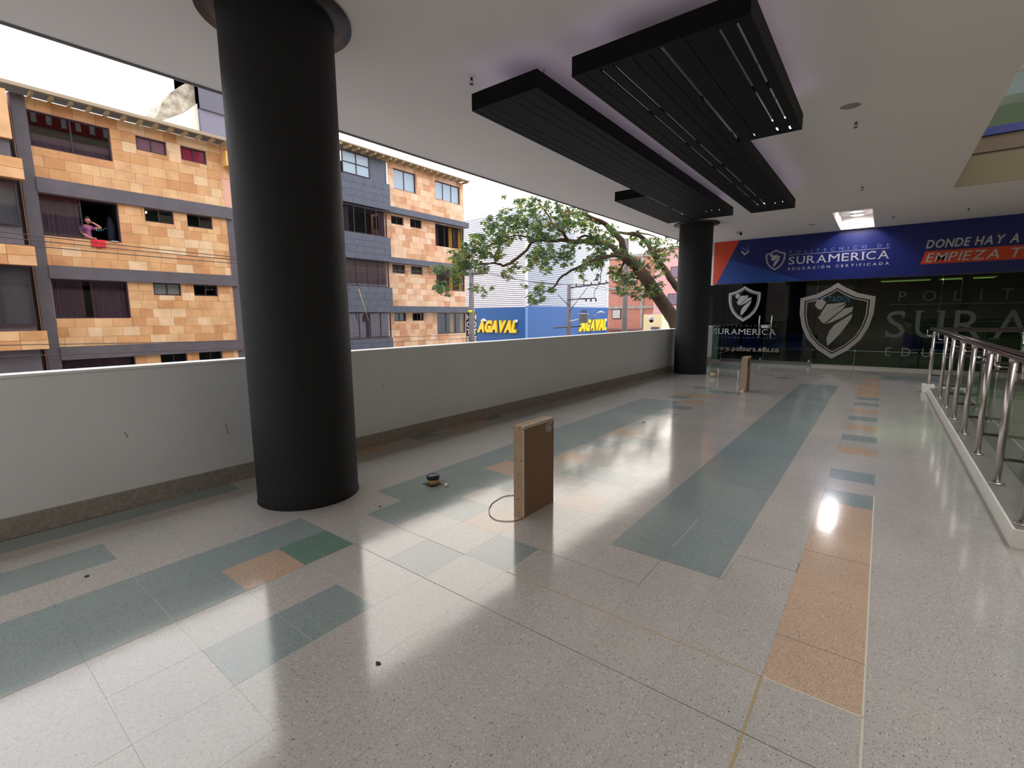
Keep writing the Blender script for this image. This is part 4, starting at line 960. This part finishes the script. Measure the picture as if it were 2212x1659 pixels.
# ---- houses at the end of the street
M_brick = bpy.data.materials.new('brick'); M_brick.use_nodes = True
_n = M_brick.node_tree.nodes; _l = M_brick.node_tree.links; _b = _n.new('ShaderNodeTexBrick'); _m = _n.new('ShaderNodeMapping'); _g = _n.new('ShaderNodeNewGeometry')
_m.inputs['Rotation'].default_value = (PI / 2, 0, 0); _b.inputs['Scale'].default_value = 2.2
_b.inputs['Color1'].default_value = lin((188, 104, 76)); _b.inputs['Color2'].default_value = lin((160, 84, 62)); _b.inputs['Mortar'].default_value = lin((170, 140, 120)); _b.inputs['Mortar Size'].default_value = .03
_l.new(_g.outputs['Position'], _m.inputs[0]); _l.new(_m.outputs[0], _b.inputs['Vector']); _l.new(_b.outputs[0], _n['Principled BSDF'].inputs['Base Color'])
BR = thing('brick_house', 'bare red brick house with concrete bands between the store and pink house', 'building', (-27, 62, -5.2))
p = MB(); p.box(-36, -22.6, 60, 70, -5.2, 9.1); part(p, 'wall', M_brick, BR)
for z0, z1 in ((4.9, 5.15), (2.35, 2.7), (8.95, 9.35)):
    p = MB(); p.box(-36, -22.5, 59.85, 60, z0, z1); part(p, 'concrete_band', M_conc, BR)
for x in (-25.2, -23):
    p = MB(); p.box(x, x + .35, 59.88, 60, -5, 9); part(p, 'concrete_post', M_conc, BR)
for x, z in ((-29.2, 1.0), (-29.2, 5.9), (-27, 5.9)):
    p = MB(); p.box(x, x + 1.3, 59.9, 60.0, z, z + 1.3); f = part(p, 'window', M_frame, BR)
    q = MB(); q.box(x + .1, x + 1.2, 59.88, 59.9, z + .1, z + 1.2); part(q, 'pane', M_blind, f)
p = MB(); p.box(-30, -22.4, 58.6, 60, -.4, -.2); part(p, 'tin_roof', mat('rusty_roof', (130, 96, 84), .8), BR)
PK = thing('pink_house', 'pink rendered house at the street end, beside the far column', 'building', (-19, 57, -5.2))
p = MB(); p.box(-21.5, -12, 55, 64, -5.2, 9.0); part(p, 'wall', mat('pink_render', (206, 150, 142), .85, noise=.08, nscale=.6), PK)
p = MB(); p.box(-21.6, -11.9, 54.8, 55, 8.9, 9.15); part(p, 'coping', M_conc, PK)
for x, z in ((-19.6, 5.6), (-19.8, 2.6), (-17, 5.6)):
    p = MB(); p.box(x, x + 1.2, 54.92, 55, z, z + 1.3); f = part(p, 'window', M_frame, PK)
    q = MB(); q.box(x + .08, x + 1.12, 54.90, 54.92, z + .08, z + 1.22); part(q, 'pane', mat('dull_pane', (120, 100, 110), .3), f)
CR = thing('cream_hut', 'small cream rooftop hut in front of the brick house', 'building', (-17.6, 46, -5.2))
p = MB(); p.box(-18.55, -16.7, 45, 48, -5.2, 1.55); part(p, 'wall', mat('cream_render', (240, 214, 160), .8), CR)
p = MB(); p.box(-17.75, -16.95, 44.96, 45.0, -.35, .35); f = part(p, 'window', M_frame, CR)
for k in range(3):
    q = MB(); q.box(-17.72 + k * .26, -17.50 + k * .26, 44.94, 44.96, -.32, .32); part(q, 'pane', mat('dull_pane', (120, 100, 110), .3), f)

# ---- utility poles, transformer, lamps, wires
M_pole = mat('concrete_pole', (120, 108, 104), .8, noise=.1, nscale=4)
M_iron = mat('galvanised_iron', (92, 84, 88), .6)
t = thing('utility_pole', 'concrete utility pole with a yellow ring in front of the hotel sign', 'pole', (-17.9, 19.4, -5.2))
part(MB().tube([(-17.87, 19.3, -5.2), (-17.87, 19.5, 4.0)], [.22, .12], 14), 'shaft', M_pole, t)
part(MB().tube([(-17.9, 19.43, 1.68), (-17.9, 19.44, 1.82)], .165, 14), 'yellow_ring', mat('yellow_ring', (232, 224, 30), .5), t)
part(MB().box(-18.4, -16.7, 19.95 - .55, 19.95 - .45, 3.72, 3.84), 'crossarm', M_iron, t)
for k in range(5): part(MB().lathe([(.02, 0), (.05, .03), (.03, .07), (.05, .10), (.02, .16)], (-18.3 + k * .37, 19.45, 3.84), 8), 'insulator', M_iron, t)
t = thing('utility_pole', 'utility pole with crossarms and a grey transformer before the blue store wall', 'pole', (-12.6, 20.9, -5.2))
part(MB().tube([(-12.6, 20.9, -5.2), (-12.68, 21.1, 3.05)], [.16, .09], 12), 'shaft', M_pole, t)
part(MB().tube([(-12.75, 21.05, 2.88), (-11.1, 22.35, 3.12)], .04, 6), 'crossarm', M_iron, t)
part(MB().tube([(-12.7, 20.98, 2.3), (-11.55, 21.85, 2.36)], .035, 6), 'crossarm', M_iron, t)
part(MB().tube([(-13.25, 20.55, .88), (-12.1, 21.4, .96)], .035, 6), 'crossarm', M_iron, t)
part(MB().tube([(-12.6, 21.0, 1.7), (-11.9, 21.6, 2.9)], .018, 6), 'brace', M_iron, t)
part(MB().tube([(-13.1, 20.7, 2.55), (-12.62, 21.0, 2.0)], .018, 6), 'brace', M_iron, t)
for k in range(3):
    part(MB().lathe([(.02, -.14), (.06, -.1), (.03, -.06), (.06, -.03), (.02, 0)], (-11.95 + k * .2, 21.55 + k * .15, 2.33), 8), 'insulator', M_iron, t)
for k in range(5):
    part(MB().lathe([(.02, 0), (.045, .03), (.03, .06), (.045, .09), (.02, .12)], (-12.4 + k * .3, 21.33 + k * .235, 2.96 + k * .04), 8), 'insulator', M_iron, t)
part(MB().tube([(-12.6, 21.0, 1.2), (-12.0, 21.4, 1.35)], .03, 6), 'bracket', M_white, t)
part(MB().lathe([(.18, 0), (.24, .03), (.24, .42), (.27, .44), (.27, .47), (.1, .5)], (-11.98, 21.38, 1.12), 20), 'transformer', mat('transformer_grey', (158, 158, 162), .5), t)
for a in (-.12, 0, .12): part(MB().lathe([(.025, 0), (.05, .05), (.03, .09), (.05, .13), (.02, .2)], (-11.98 + a, 21.38, 1.6), 8), 'bushing', M_iron, t)
t = thing('street_light', 'thin curved street light in front of the second store wordmark', 'street light', (-11.67, 21.6, -5.2))
part(MB().tube([(-11.72, 21.55, -5.2), (-11.70, 21.57, .9), (-11.6, 21.66, 1.35), (-11.45, 21.82, 1.62)], .025, 8), 'pole', M_steel_d, t)
part(MB().tube([(-11.45, 21.82, 1.62), (-11.3, 21.94, 1.67), (-11.14, 22.06, 1.63)], [.03, .055, .02], 8), 'lamp_head', M_white, t)
t = thing('utility_pole', 'plain tapered concrete pole in front of the brick house', 'pole', (-11.2, 24.6, -5.2))
part(MB().tube([(-11.2, 24.6, -5.2), (-11.32, 24.8, 5.6)], [.2, .12], 14), 'shaft', M_pole, t)
t = thing('street_camera', 'dome street camera on a white arm in front of the cream hut', 'camera', (-8.5, 21.5, 1.3))
part(MB().tube([(-7.5, 22.4, 1.77), (-8.2, 21.8, 1.66), (-8.5, 21.54, 1.53), (-8.5, 21.54, 1.44)], .02, 8), 'arm', M_white, t)
part(MB().lathe([(.04, .17), (.11, .13), (.12, .0), (.11, -.02)], (-8.5, 21.54, 1.28), 18), 'housing', M_white, t)
part(MB().lathe([(.105, 0), (.09, -.06), (.05, -.1), (.01, -.115)], (-8.5, 21.54, 1.26), 18), 'dome', M_blackp, t)
part(MB().tube([(-7.5, 22.4, -5.2), (-7.5, 22.4, 1.9)], .05, 10), 'mast', M_pole, t)
M_wire = mat('wire', (70, 56, 54), .7)
def wire(a, b, sag, label, r=.011, n=14):
    a, b = Vector(a), Vector(b); pts = []
    for i in range(n + 1):
        q = i / n; v = a.lerp(b, q); v.z -= sag * 4 * q * (1 - q); pts.append(v)
    o = MB().tube(pts, r, 5).build('power_line', M_wire); o['label'] = label; o['category'] = 'power line'; o['group'] = 'street power lines'
for k, (za, zb_) in enumerate(((3.66, 3.43), (3.43, 3.32), (3.25, 3.08))):
    wire((-15, -9, za + .35), (-17.0, 19.5, 3.75 - k * .05), .45 if k else .5, ['highest', 'second', 'third'][k] + ' power line strung across the left tiled building')
wire((-15, -9, 1.3), (-17.8, 19.4, .5), .1, 'power line just above the parapet at left, the upper of two low ones')
wire((-15, -9, 1.0), (-17.8, 19.4, .3), .1, 'power line just above the parapet at left, the lower of two low ones')
for k in range(3): wire((-17.0 - k * .37, 19.5, 3.95), (-12.3 + k * .5, 21.4 + k * .35, 3.05), .25, ['outermost', 'middle', 'innermost'][k] + ' thin power line between the two utility poles before the store')
for k in range(3): wire((-12.3 + k * .5, 21.4 + k * .35, 3.05), (-12.0 + k * .5, 48, 3.6), .6, ['leftmost', 'middle', 'rightmost'][k] + ' thin power line running from the transformer pole toward the pink house')

# ---- person at the open window
def skin_body(name, pts, edges, radii, m, parent, loc, root=0, sub=2):
    me = bpy.data.meshes.new(name); me.from_pydata(pts, edges, []); o = bpy.data.objects.new(name, me); COL.objects.link(o)
    sk = o.modifiers.new('skin', 'SKIN'); sb = o.modifiers.new('sub', 'SUBSURF'); sb.levels = sub; sb.render_levels = sub
    for i, r in enumerate(radii): me.skin_vertices[0].data[i].radius = (r if isinstance(r, tuple) else (r, r)); me.skin_vertices[0].data[i].use_root = (i == root)
    bpy.context.view_layer.update(); nm = bpy.data.meshes.new_from_object(o.evaluated_get(bpy.context.evaluated_depsgraph_get()))
    nm.name = name; bpy.data.objects.remove(o)
    for mm in (m if isinstance(m, list) else [m]): nm.materials.append(mm)
    nm.polygons.foreach_set('use_smooth', [True] * len(nm.polygons))
    return link(name, nm, parent, loc)
PE = thing('person', 'person in a blue and pink shirt leaning at the open window, hand to face', 'person', (-21.95, 4.42, 3.26))
M_skin = mat('skin', (186, 128, 104), .6); M_hair = mat('hair', (40, 28, 26), .8); M_shirt = mat('blue_pink_shirt', (44, 60, 128), .8, noise=.1, nscale=9, rgb2=(196, 96, 120)); M_trs = mat('trousers', (40, 40, 52), .8)
# y to the right, x toward the street, z up
J = [(0, 0, .92), (.02, 0, 1.10), (.06, 0, 1.28), (.08, 0, 1.38), (.10, .0, 1.45),           # pelvis .. neck
     (0, -.09, .86), (-.02, -.10, .48), (-.05, -.10, .08), (.08, -.10, .04),
     (0, .09, .86), (0, .10, .48), (-.03, .10, .08), (.1, .10, .04),
     (.08, -.18, 1.34), (.20, -.16, 1.12), (.36, .02, .98), (.40, .10, .965),
     (.08, .18, 1.34), (.22, .36, 1.36), (.20, .18, 1.50), (.19, .12, 1.53)]
Ed = [(0, 1), (1, 2), (2, 3), (3, 4), (0, 5), (5, 6), (6, 7), (7, 8), (0, 9), (9, 10), (10, 11), (11, 12), (3, 13), (13, 14), (14, 15), (15, 16), (3, 17), (17, 18), (18, 19), (19, 20)]
Rr = [.13, .12, .13, .10, .055, .09, .06, .045, .04, .09, .06, .045, .04, .06, .045, .03, .026, .06, .045, .03, .026]
body = skin_body('body', J, Ed, Rr, [M_skin, M_shirt, M_trs], PE, (0, 0, 0))
for pl in body.data.polygons:
    c = pl.center
    pl.material_index = 2 if c.z < .93 else (1 if (c.z < 1.42 and abs(c.y) < .2 and c.x < .2) else 0)
hd = MB(); nn, mm_ = 16, 12; hc = Vector((.15, .03, 1.58))
for i in range(mm_ + 1):
    th_ = PI * i / mm_
    for j in range(nn):
        ph = 2 * PI * j / nn; x_, y_, z_ = math.sin(th_) * math.cos(ph), math.sin(th_) * math.sin(ph), math.cos(th_)
        k_ = 1 - .18 * max(0, -z_)
        hd.v.append((hc.x + x_ * .092 * k_ + (.018 if (x_ > .85 and abs(z_ + .1) < .2) else 0), hc.y + y_ * .075 * k_, hc.z + z_ * .115))
for i in range(mm_):
    for j in range(nn): hd.f.append((i * nn + j, i * nn + (j + 1) % nn, (i + 1) * nn + (j + 1) % nn, (i + 1) * nn + j)); hd.mi.append(0); hd.sm.append(True)
o = hd.build('head', M_skin, PE)
hr = MB(); hr.v = [(hc.x - .012 + (x - hc.x) * 1.1, hc.y + (y - hc.y) * 1.12, hc.z + .012 + (z - hc.z) * 1.08) for x, y, z in hd.v]; keep = []
for f in hd.f:
    cz = sum(hr.v[i][2] for i in f) / 4; cx_ = sum(hr.v[i][0] for i in f) / 4
    if cz > hc.z + .045 or (cx_ < hc.x - .02 and cz > hc.z - .06): keep.append(f)
hr.f = keep; hr.mi = [0] * len(keep); hr.sm = [True] * len(keep); hr.build('hair', M_hair, PE)
for sy in (-.03, .03):
    part(MB().lathe([(.004, -.008), (.011, 0), (.004, .008)], (-21.95 + hc.x + .083, 4.42 + hc.y + sy, 3.26 + hc.z + .005), 8), 'eye', M_roomd, PE)
    part(MB().lathe([(.004, -.028), (.014, 0), (.006, .03)], (-21.95 + hc.x - .005, 4.42 + hc.y + sy * 2.6, 3.26 + hc.z - .01), 8), 'ear', M_skin, PE)
part(MB().box(-21.95 + hc.x + .078, -21.95 + hc.x + .088, 4.42 + hc.y - .022, 4.42 + hc.y + .022, 3.26 + hc.z - .062, 3.26 + hc.z - .054), 'mouth', mat('lips', (150, 84, 78), .6), PE)
for (wx, wy, wz, dx, dy, dz) in ((.40, .10, .965, .6, .75, -.1), (.19, .12, 1.53, .0, -.75, .55)):
    for k in range(5):
        s_ = (k - 2) * .014; L_ = (.05, .07, .075, .07, .055)[k]; base = Vector((wx + s_ * .3, wy, wz + s_)); dv = Vector((dx, dy, dz)).normalized()
        if k == 0: dv = Vector((dx + .5, dy, dz - .6)).normalized()
        a = base; b = a + dv * L_ * .55; c = b + (dv + Vector((-.15, 0, -.25))).normalized() * L_ * .45; lo = Vector((-21.95, 4.42, 3.26))
        part(MB().tube([a + lo, b + lo, c + lo], [.008, .0075, .006], 6), 'finger', M_skin, PE)
# red cloth and white cloth on the sill
p = MB(); vs = []
for i in range(11):
    for j in range(7):
        y = 4.42 + .4 * i / 10 + .01 * math.sin(j * 2); u_ = j / 6
        x = -21.66 + min(u_ * .3, .08) + .012 * math.sin(i * 1.7) ; z = 4.19 + .012 if u_ < .25 else 4.2 - (u_ - .25) * .37 + .02 * math.sin(i * .9)
        vs.append((x, y, z))
p.add(vs, [(i * 7 + j, i * 7 + j + 1, (i + 1) * 7 + j + 1, (i + 1) * 7 + j) for i in range(10) for j in range(6)], 0, True)
o = p.build('cloth', mat('red_cloth', (214, 26, 40), .8)); o['label'] = 'bright red cloth hanging over the sill below the person'; o['category'] = 'cloth'
so = o.modifiers.new('solid', 'SOLIDIFY'); so.thickness = .008
p = MB(); p.slab([(-21.70, 5.0), (-21.55, 4.98), (-21.54, 5.16), (-21.68, 5.2)], 4.185, 4.205); o = p.build('cloth', M_white); o['label'] = 'small white folded cloth on the sill right of the red cloth'; o['category'] = 'cloth'; bevel(o, .006)
gl_ = thing('light_garland', 'string of small cyan lights inside the open window beside the person', 'lights', (-22.2, 4.9, 4.5))
part(MB().tube([(-22.2, 4.55, 4.72), (-22.2, 4.7, 4.60), (-22.2, 4.85, 4.56), (-22.2, 5.0, 4.62), (-22.2, 5.06, 4.78)], .004, 5), 'cord', M_roomd, gl_)
for k in range(9):
    q = k / 8; part(MB().lathe([(.003, -.012), (.013, 0), (.003, .012)], (-22.19, 4.55 + .5 * q, 4.70 - .5 * q * (1 - q) * 1.1 + .06 * q), 8), 'bulb', mat('cyan_glow', (80, 220, 255), .4, emit=(60, 210, 255), estr=1.5), gl_)
t = thing('curtain_bundle', 'dark clothes hanging at the right side of the open window', 'clothes', (-22.1, 5.15, 4.3))
p = MB(); p.tube([(-22.1, 5.12, 5.1), (-22.1, 5.14, 4.8), (-22.08, 5.12, 4.4), (-22.1, 5.14, 4.0)], [.04, .12, .11, .13], 10); part(p, 'cloth', mat('dark_clothes', (26, 28, 44), .9), t)

# ---- tree
TREE_BRANCHES = [
  ([(-6.31, 19.35, 0.45), (-6.77, 19.64, 1.29), (-7.39, 19.49, 2.2), (-7.58, 18.9, 2.76), (-7.83, 18.75, 3.13), (-8.26, 19.04, 3.55), (-8.47, 18.8, 3.74), (-8.46, 18.31, 3.88)], [0.3, 0.28, 0.26, 0.25, 0.24, 0.22, 0.2, 0.18]),
  ([(-8.65, 18.85, 3.94), (-8.57, 18.43, 4.18), (-8.6, 18.37, 4.49), (-9.05, 18.64, 4.9), (-9.37, 18.41, 5.23), (-9.52, 17.77, 5.34), (-10.03, 17.62, 5.61)], [0.17, 0.15, 0.13, 0.12, 0.1, 0.08, 0.06]),
  ([(-8.18, 18.28, 3.58), (-8.36, 17.77, 3.82), (-8.75, 17.94, 4.19), (-9.06, 18.04, 4.36), (-9.18, 17.46, 4.36), (-9.37, 17.14, 4.38), (-9.95, 17.23, 4.43), (-10.35, 16.98, 4.51), (-10.48, 16.32, 4.42), (-10.89, 16.1, 4.48)], [0.16, 0.14, 0.12, 0.1, 0.1, 0.09, 0.09, 0.08, 0.07, 0.06]),
  ([(-10.34, 17.06, 4.51), (-10.29, 16.62, 4.77), (-10.53, 16.38, 4.99), (-10.98, 16.66, 5.45), (-11.17, 16.52, 5.77)], [0.07, 0.06, 0.05, 0.04, 0.02]),
  ([(-10.99, 16.25, 4.51), (-10.97, 15.73, 4.42), (-11.07, 15.55, 4.32), (-11.42, 15.8, 4.16), (-11.52, 15.63, 3.97), (-11.47, 15.09, 3.69), (-11.72, 15.05, 3.53), (-12.18, 15.17, 3.48), (-12.25, 14.81, 3.55), (-12.26, 14.4, 3.51), (-12.76, 14.41, 3.41)], [0.06, 0.055, 0.055, 0.055, 0.06, 0.06, 0.055, 0.05, 0.04, 0.03, 0.015]),
  ([(-11.35, 16.27, 4.52), (-11.45, 15.69, 4.6), (-11.74, 15.38, 4.64), (-12.41, 15.41, 4.66)], [0.05, 0.04, 0.03, 0.015]),
  ([(-9.48, 18.74, 5.29), (-9.63, 18.09, 5.26), (-9.87, 17.84, 5.39)], [0.06, 0.05, 0.03]),
  ([(-9.13, 17.68, 4.38), (-9.21, 17.12, 4.54), (-9.47, 16.84, 4.58), (-9.89, 17.04, 4.47)], [0.06, 0.05, 0.05, 0.04]),
  ([(-6.82, 20.83, 2.27), (-6.99, 20.25, 2.7), (-7.19, 20.07, 3.03), (-7.53, 20.43, 3.42), (-7.75, 20.27, 3.76), (-7.76, 19.77, 4.01), (-8.0, 19.83, 4.32), (-8.34, 20.12, 4.67), (-8.45, 19.75, 4.83), (-8.52, 19.3, 4.88), (-8.97, 19.37, 4.94), (-9.36, 19.39, 5.03)], [0.16, 0.15, 0.14, 0.13, 0.12, 0.12, 0.1, 0.1, 0.09, 0.08, 0.06, 0.05]),
  ([(-8.18, 17.72, 3.71), (-8.36, 17.17, 3.77), (-8.87, 17.18, 3.72), (-9.41, 17.05, 3.57), (-9.59, 16.37, 3.28), (-9.68, 16.09, 3.16), (-10.08, 16.3, 3.06), (-10.28, 16.12, 2.7), (-10.21, 15.59, 2.5), (-10.49, 15.44, 2.37)], [0.08, 0.07, 0.06, 0.05, 0.05, 0.045, 0.045, 0.04, 0.03, 0.015]),
  ([(-9.07, 17.58, 3.59), (-8.86, 17.15, 3.18), (-8.81, 17.02, 2.77), (-9.17, 17.23, 2.47), (-9.13, 17.16, 2.15)], [0.02, 0.018, 0.015, 0.012, 0.01]),
  ([(-12.4, 15.0, 3.57), (-12.31, 14.61, 3.94), (-12.48, 14.4, 4.02), (-13.05, 14.48, 3.89)], [0.03, 0.025, 0.02, 0.01]),
  ([(-12.47, 14.64, 3.55), (-12.62, 13.99, 3.46), (-12.87, 13.73, 3.64), (-13.48, 13.77, 3.46)], [0.03, 0.025, 0.02, 0.01]),
  ([(-8.57, 18.56, 3.63), (-8.53, 17.97, 3.12), (-8.3, 18.03, 2.93)], [0.05, 0.04, 0.02]),
  ([(-7.87, 19.26, 2.88), (-8.1, 18.58, 3.0), (-8.38, 18.3, 3.13)], [0.05, 0.03, 0.02]),
  ([(-8.68, 19.9, 5.02), (-8.07, 19.81, 4.85), (-7.63, 20.02, 4.64)], [0.04, 0.03, 0.015]),
  ([(-12.25, 15.58, 4.53), (-12.49, 14.83, 4.33), (-12.82, 14.43, 4.05), (-13.55, 14.39, 3.93)], [0.025, 0.02, 0.015, 0.01]),
]
TREE_CLUSTERS = [(-14.8, 14.28, 3.49, 0.37, 0.17),(-14.72, 14.18, 2.76, 0.37, 0.29),(-13.08, 13.04, 2.33, 0.12, 0.12),(-13.01, 13.43, 3.79, 0.33, 0.25),(-14.12, 14.49, 3.51, 0.29, 0.24),(-13.97, 14.26, 3.06, 0.24, 0.29),(-13.74, 14.38, 3.71, 0.33, 0.38),(-12.83, 14.24, 4.26, 0.55, 0.32),(-13.29, 14.59, 3.83, 0.52, 0.33),(-13.52, 14.35, 3.46, 0.28, 0.28),(-12.73, 15.12, 4.71, 0.52, 0.33),(-12.05, 14.61, 5.1, 0.59, 0.27),(-12.47, 14.8, 4.06, 0.42, 0.32),(-12.02, 15.3, 5.42, 0.51, 0.25),(-12.33, 15.84, 4.89, 0.53, 0.38),(-12.27, 16.82, 6.11, 0.44, 0.3),(-12.5, 16.55, 6.28, 0.12, 0.12),(-11.33, 16.33, 5.98, 0.47, 0.23),(-11.35, 15.95, 5.34, 0.6, 0.42),(-10.86, 15.74, 4.68, 0.5, 0.36),(-10.39, 15.36, 3.93, 0.4, 0.31),(-10.5, 15.21, 3.67, 0.4, 0.31),(-11.25, 15.81, 3.87, 0.28, 0.23),(-10.61, 16.09, 4.83, 0.5, 0.46),(-10.31, 16.31, 3.84, 0.42, 0.25),(-10.89, 17.49, 5.42, 0.49, 0.49),(-10.16, 17.1, 5.45, 0.61, 0.38),(-10.13, 17.0, 4.26, 0.33, 0.24),(-9.89, 16.24, 3.71, 0.32, 0.3),(-9.23, 16.42, 4.97, 0.53, 0.31),(-9.41, 17.01, 4.64, 0.5, 0.28),(-8.83, 16.9, 4.3, 0.49, 0.31),(-9.02, 17.67, 3.96, 0.37, 0.28),(-9.68, 18.44, 3.89, 0.35, 0.3),(-9.61, 17.6, 3.72, 0.33, 0.19),(-9.26, 16.52, 3.38, 0.41, 0.16),(-9.51, 18.24, 3.63, 0.24, 0.24),(-11.34, 16.34, 2.38, 0.31, 0.36),(-11.43, 16.06, 2.14, 0.19, 0.24),(-11.06, 16.88, 2.58, 0.2, 0.17),(-11.75, 16.0, 2.76, 0.13, 0.09),(-11.22, 16.47, 2.71, 0.14, 0.14),(-8.4, 17.75, 4.0, 0.23, 0.28),(-8.74, 18.97, 3.1, 0.54, 0.3),(-8.48, 19.1, 3.0, 0.29, 0.29),(-7.99, 17.28, 2.48, 0.27, 0.23),(-8.82, 18.36, 3.35, 0.31, 0.24),(-7.77, 18.91, 2.48, 0.53, 0.33),(-7.9, 18.32, 3.47, 0.28, 0.23),(-7.33, 18.78, 2.55, 0.28, 0.28),(-7.33, 18.83, 3.38, 0.26, 0.35),(-7.81, 19.74, 4.15, 0.24, 0.29),(-7.64, 18.8, 4.4, 0.35, 0.23),(-7.49, 19.71, 4.03, 0.34, 0.24),(-6.83, 18.95, 3.85, 0.21, 0.16),(-7.46, 19.97, 4.52, 0.34, 0.17),(-8.46, 19.29, 4.82, 0.27, 0.2),(-11.93, 15.15, 3.23, 0.28, 0.12),(-11.86, 15.53, 3.48, 0.24, 0.21),(-13.52, 15.03, 2.7, 0.24, 0.2),(-12.95, 14.9, 2.39, 0.09, 0.19),(-12.31, 15.04, 3.89, 0.28, 0.19),(-12.46, 14.14, 3.37, 0.27, 0.18),(-12.8, 14.35, 4.49, 0.28, 0.18),(-12.22, 15.53, 3.09, 0.24, 0.1),(-11.94, 14.91, 6.21, 0.09, 0.14),(-11.29, 16.87, 3.5, 0.24, 0.29),(-11.08, 15.33, 3.37, 0.18, 0.18),(-12.36, 16.36, 5.25, 0.39, 0.29),(-12.01, 14.9, 4.38, 0.41, 0.23),(-11.24, 17.49, 5.94, 0.44, 0.29),(-9.13, 18.27, 4.86, 0.43, 0.29),(-8.26, 18.21, 3.76, 0.19, 0.19),(-9.65, 17.03, 3.04, 0.14, 0.19),(-12.65, 14.99, 2.66, 0.08, 0.09),(-6.96, 19.54, 4.33, 0.24, 0.14),(-8.97, 17.02, 3.04, 0.09, 0.14),]
t = thing('tree', 'leaning street tree with drooping green leaves growing beyond the far column', 'tree', (-6.5, 17.2, -5.2))
M_bark = mat('bark', (84, 66, 50), .9, noise=.3, nscale=6, bump=.8, bscale=20)
b0 = TREE_BRANCHES[0][0][0]
p = MB(); p.tube([(b0[0] + .35, b0[1] + .5, -5.2), (b0[0] + .35, b0[1] + .5, -3.0), (b0[0] + .3, b0[1] + .4, b0[2] - 1.2)] + list(TREE_BRANCHES[0][0]), [.5, .42, .34] + TREE_BRANCHES[0][1], 14); part(p, 'trunk', M_bark, t)
tb0 = [b for b in TREE_BRANCHES if b[1][0] == .16 and len(b[0]) == 12][0]
for bp_, br_ in TREE_BRANCHES[1:]:
    pts = list(bp_)
    rr = list(br_)
    if len(pts) == 12: pts = [(b0[0] + .6, b0[1] + .6, b0[2] - 1.5)] + pts; rr = [.2] + rr
    # soften with jitter
    q = []; qr = []
    for i in range(len(pts) - 1):
        a, b = Vector(pts[i]), Vector(pts[i + 1]); q += [a, a.lerp(b, .5) + Vector((rnd.uniform(-.03, .03), rnd.uniform(-.03, .03), rnd.uniform(-.03, .03)))]; qr += [rr[i], (rr[i] + rr[i + 1]) / 2]
    q.append(Vector(pts[-1])); qr.append(rr[-1])
    part(MB().tube(q, qr, 8), 'branch', M_bark, t)
# leaves: sprays of drooping narrow leaves around twig tips
lv, lf, lm = [], [], []
tw = MB()
rl_ = random.Random(5)
def leaf(o, d, L, w_, m):
    d = d.normalized(); s = d.cross(Vector((rl_.uniform(-1, 1), rl_.uniform(-1, 1), rl_.uniform(-.3, 1)))).normalized()
    n = d.cross(s); k = len(lv)
    for a, b, c in ((0, 0, 0), (.38, .5, .06), (1, 0, -.1), (.38, -.5, .06)):
        v = o + d * (a * L) + s * (b * w_) + n * (c * L); lv.append((v.x, v.y, v.z))
    lf.append((k, k + 1, k + 2)); lf.append((k, k + 2, k + 3)); lm.extend((m, m))
for cx_, cy_, cz_, rx_, rz_ in TREE_CLUSTERS:
    c0 = Vector((cx_, cy_, cz_)); n = max(4, int(rx_ * rz_ * 290))
    hv = Vector((.79, .61, 0)); dv = Vector((-.61, .79, 0))
    for s_ in range(n):
        a = rl_.uniform(0, 2 * PI); r_ = math.sqrt(rl_.random())
        tip = c0 + hv * (rx_ * r_ * math.cos(a)) + dv * rl_.uniform(-.6, .6) + Vector((0, 0, rz_ * r_ * math.sin(a)))
        base = tip + Vector((rl_.uniform(-.1, .25), rl_.uniform(-.05, .2), rl_.uniform(-.12, .1)))
        tw.tube([base, tip], [.006, .003], 3, caps=False)
        m = rl_.choices((0, 1, 2, 3), (5, 4, 3, .4))[0]
        for q in range(rl_.randint(6, 10)):
            an = rl_.uniform(0, 2 * PI); d = Vector((math.cos(an) * .8, math.sin(an) * .8, rl_.uniform(-1.4, .15)))
            leaf(tip + Vector((rl_.uniform(-.03, .03), rl_.uniform(-.03, .03), rl_.uniform(-.03, .03))), d, rl_.uniform(.12, .21), rl_.uniform(.036, .062), m)
def leaf_mat(name, c):
    m = bpy.data.materials.new(name); m.use_nodes = True; n = m.node_tree.nodes; l = m.node_tree.links; n.clear()
    o = n.new('ShaderNodeOutputMaterial'); d = n.new('ShaderNodeBsdfDiffuse'); t_ = n.new('ShaderNodeBsdfTranslucent'); x = n.new('ShaderNodeMixShader')
    g = n.new('ShaderNodeBsdfGlossy'); g.inputs['Roughness'].default_value = .4; y = n.new('ShaderNodeMixShader'); y.inputs[0].default_value = .06
    d.inputs[0].default_value = lin(c); t_.inputs[0].default_value = lin(tuple(min(255, v + 40) for v in c)); x.inputs[0].default_value = .45
    l.new(d.outputs[0], x.inputs[1]); l.new(t_.outputs[0], x.inputs[2]); l.new(x.outputs[0], y.inputs[1]); l.new(g.outputs[0], y.inputs[2]); l.new(y.outputs[0], o.inputs[0]); return m
me = bpy.data.meshes.new('foliage'); me.from_pydata(lv, [], lf)
for m in (leaf_mat('leaf_green', (84, 112, 44)), leaf_mat('leaf_dark', (58, 88, 44)), leaf_mat('leaf_yellow_green', (132, 144, 50)), leaf_mat('leaf_brownish', (150, 112, 56))): me.materials.append(m)
me.polygons.foreach_set('material_index', lm); me.update()
link('foliage', me, t, -t.location, kind='stuff')
part(tw, 'twigs', M_bark, t, kind='stuff')
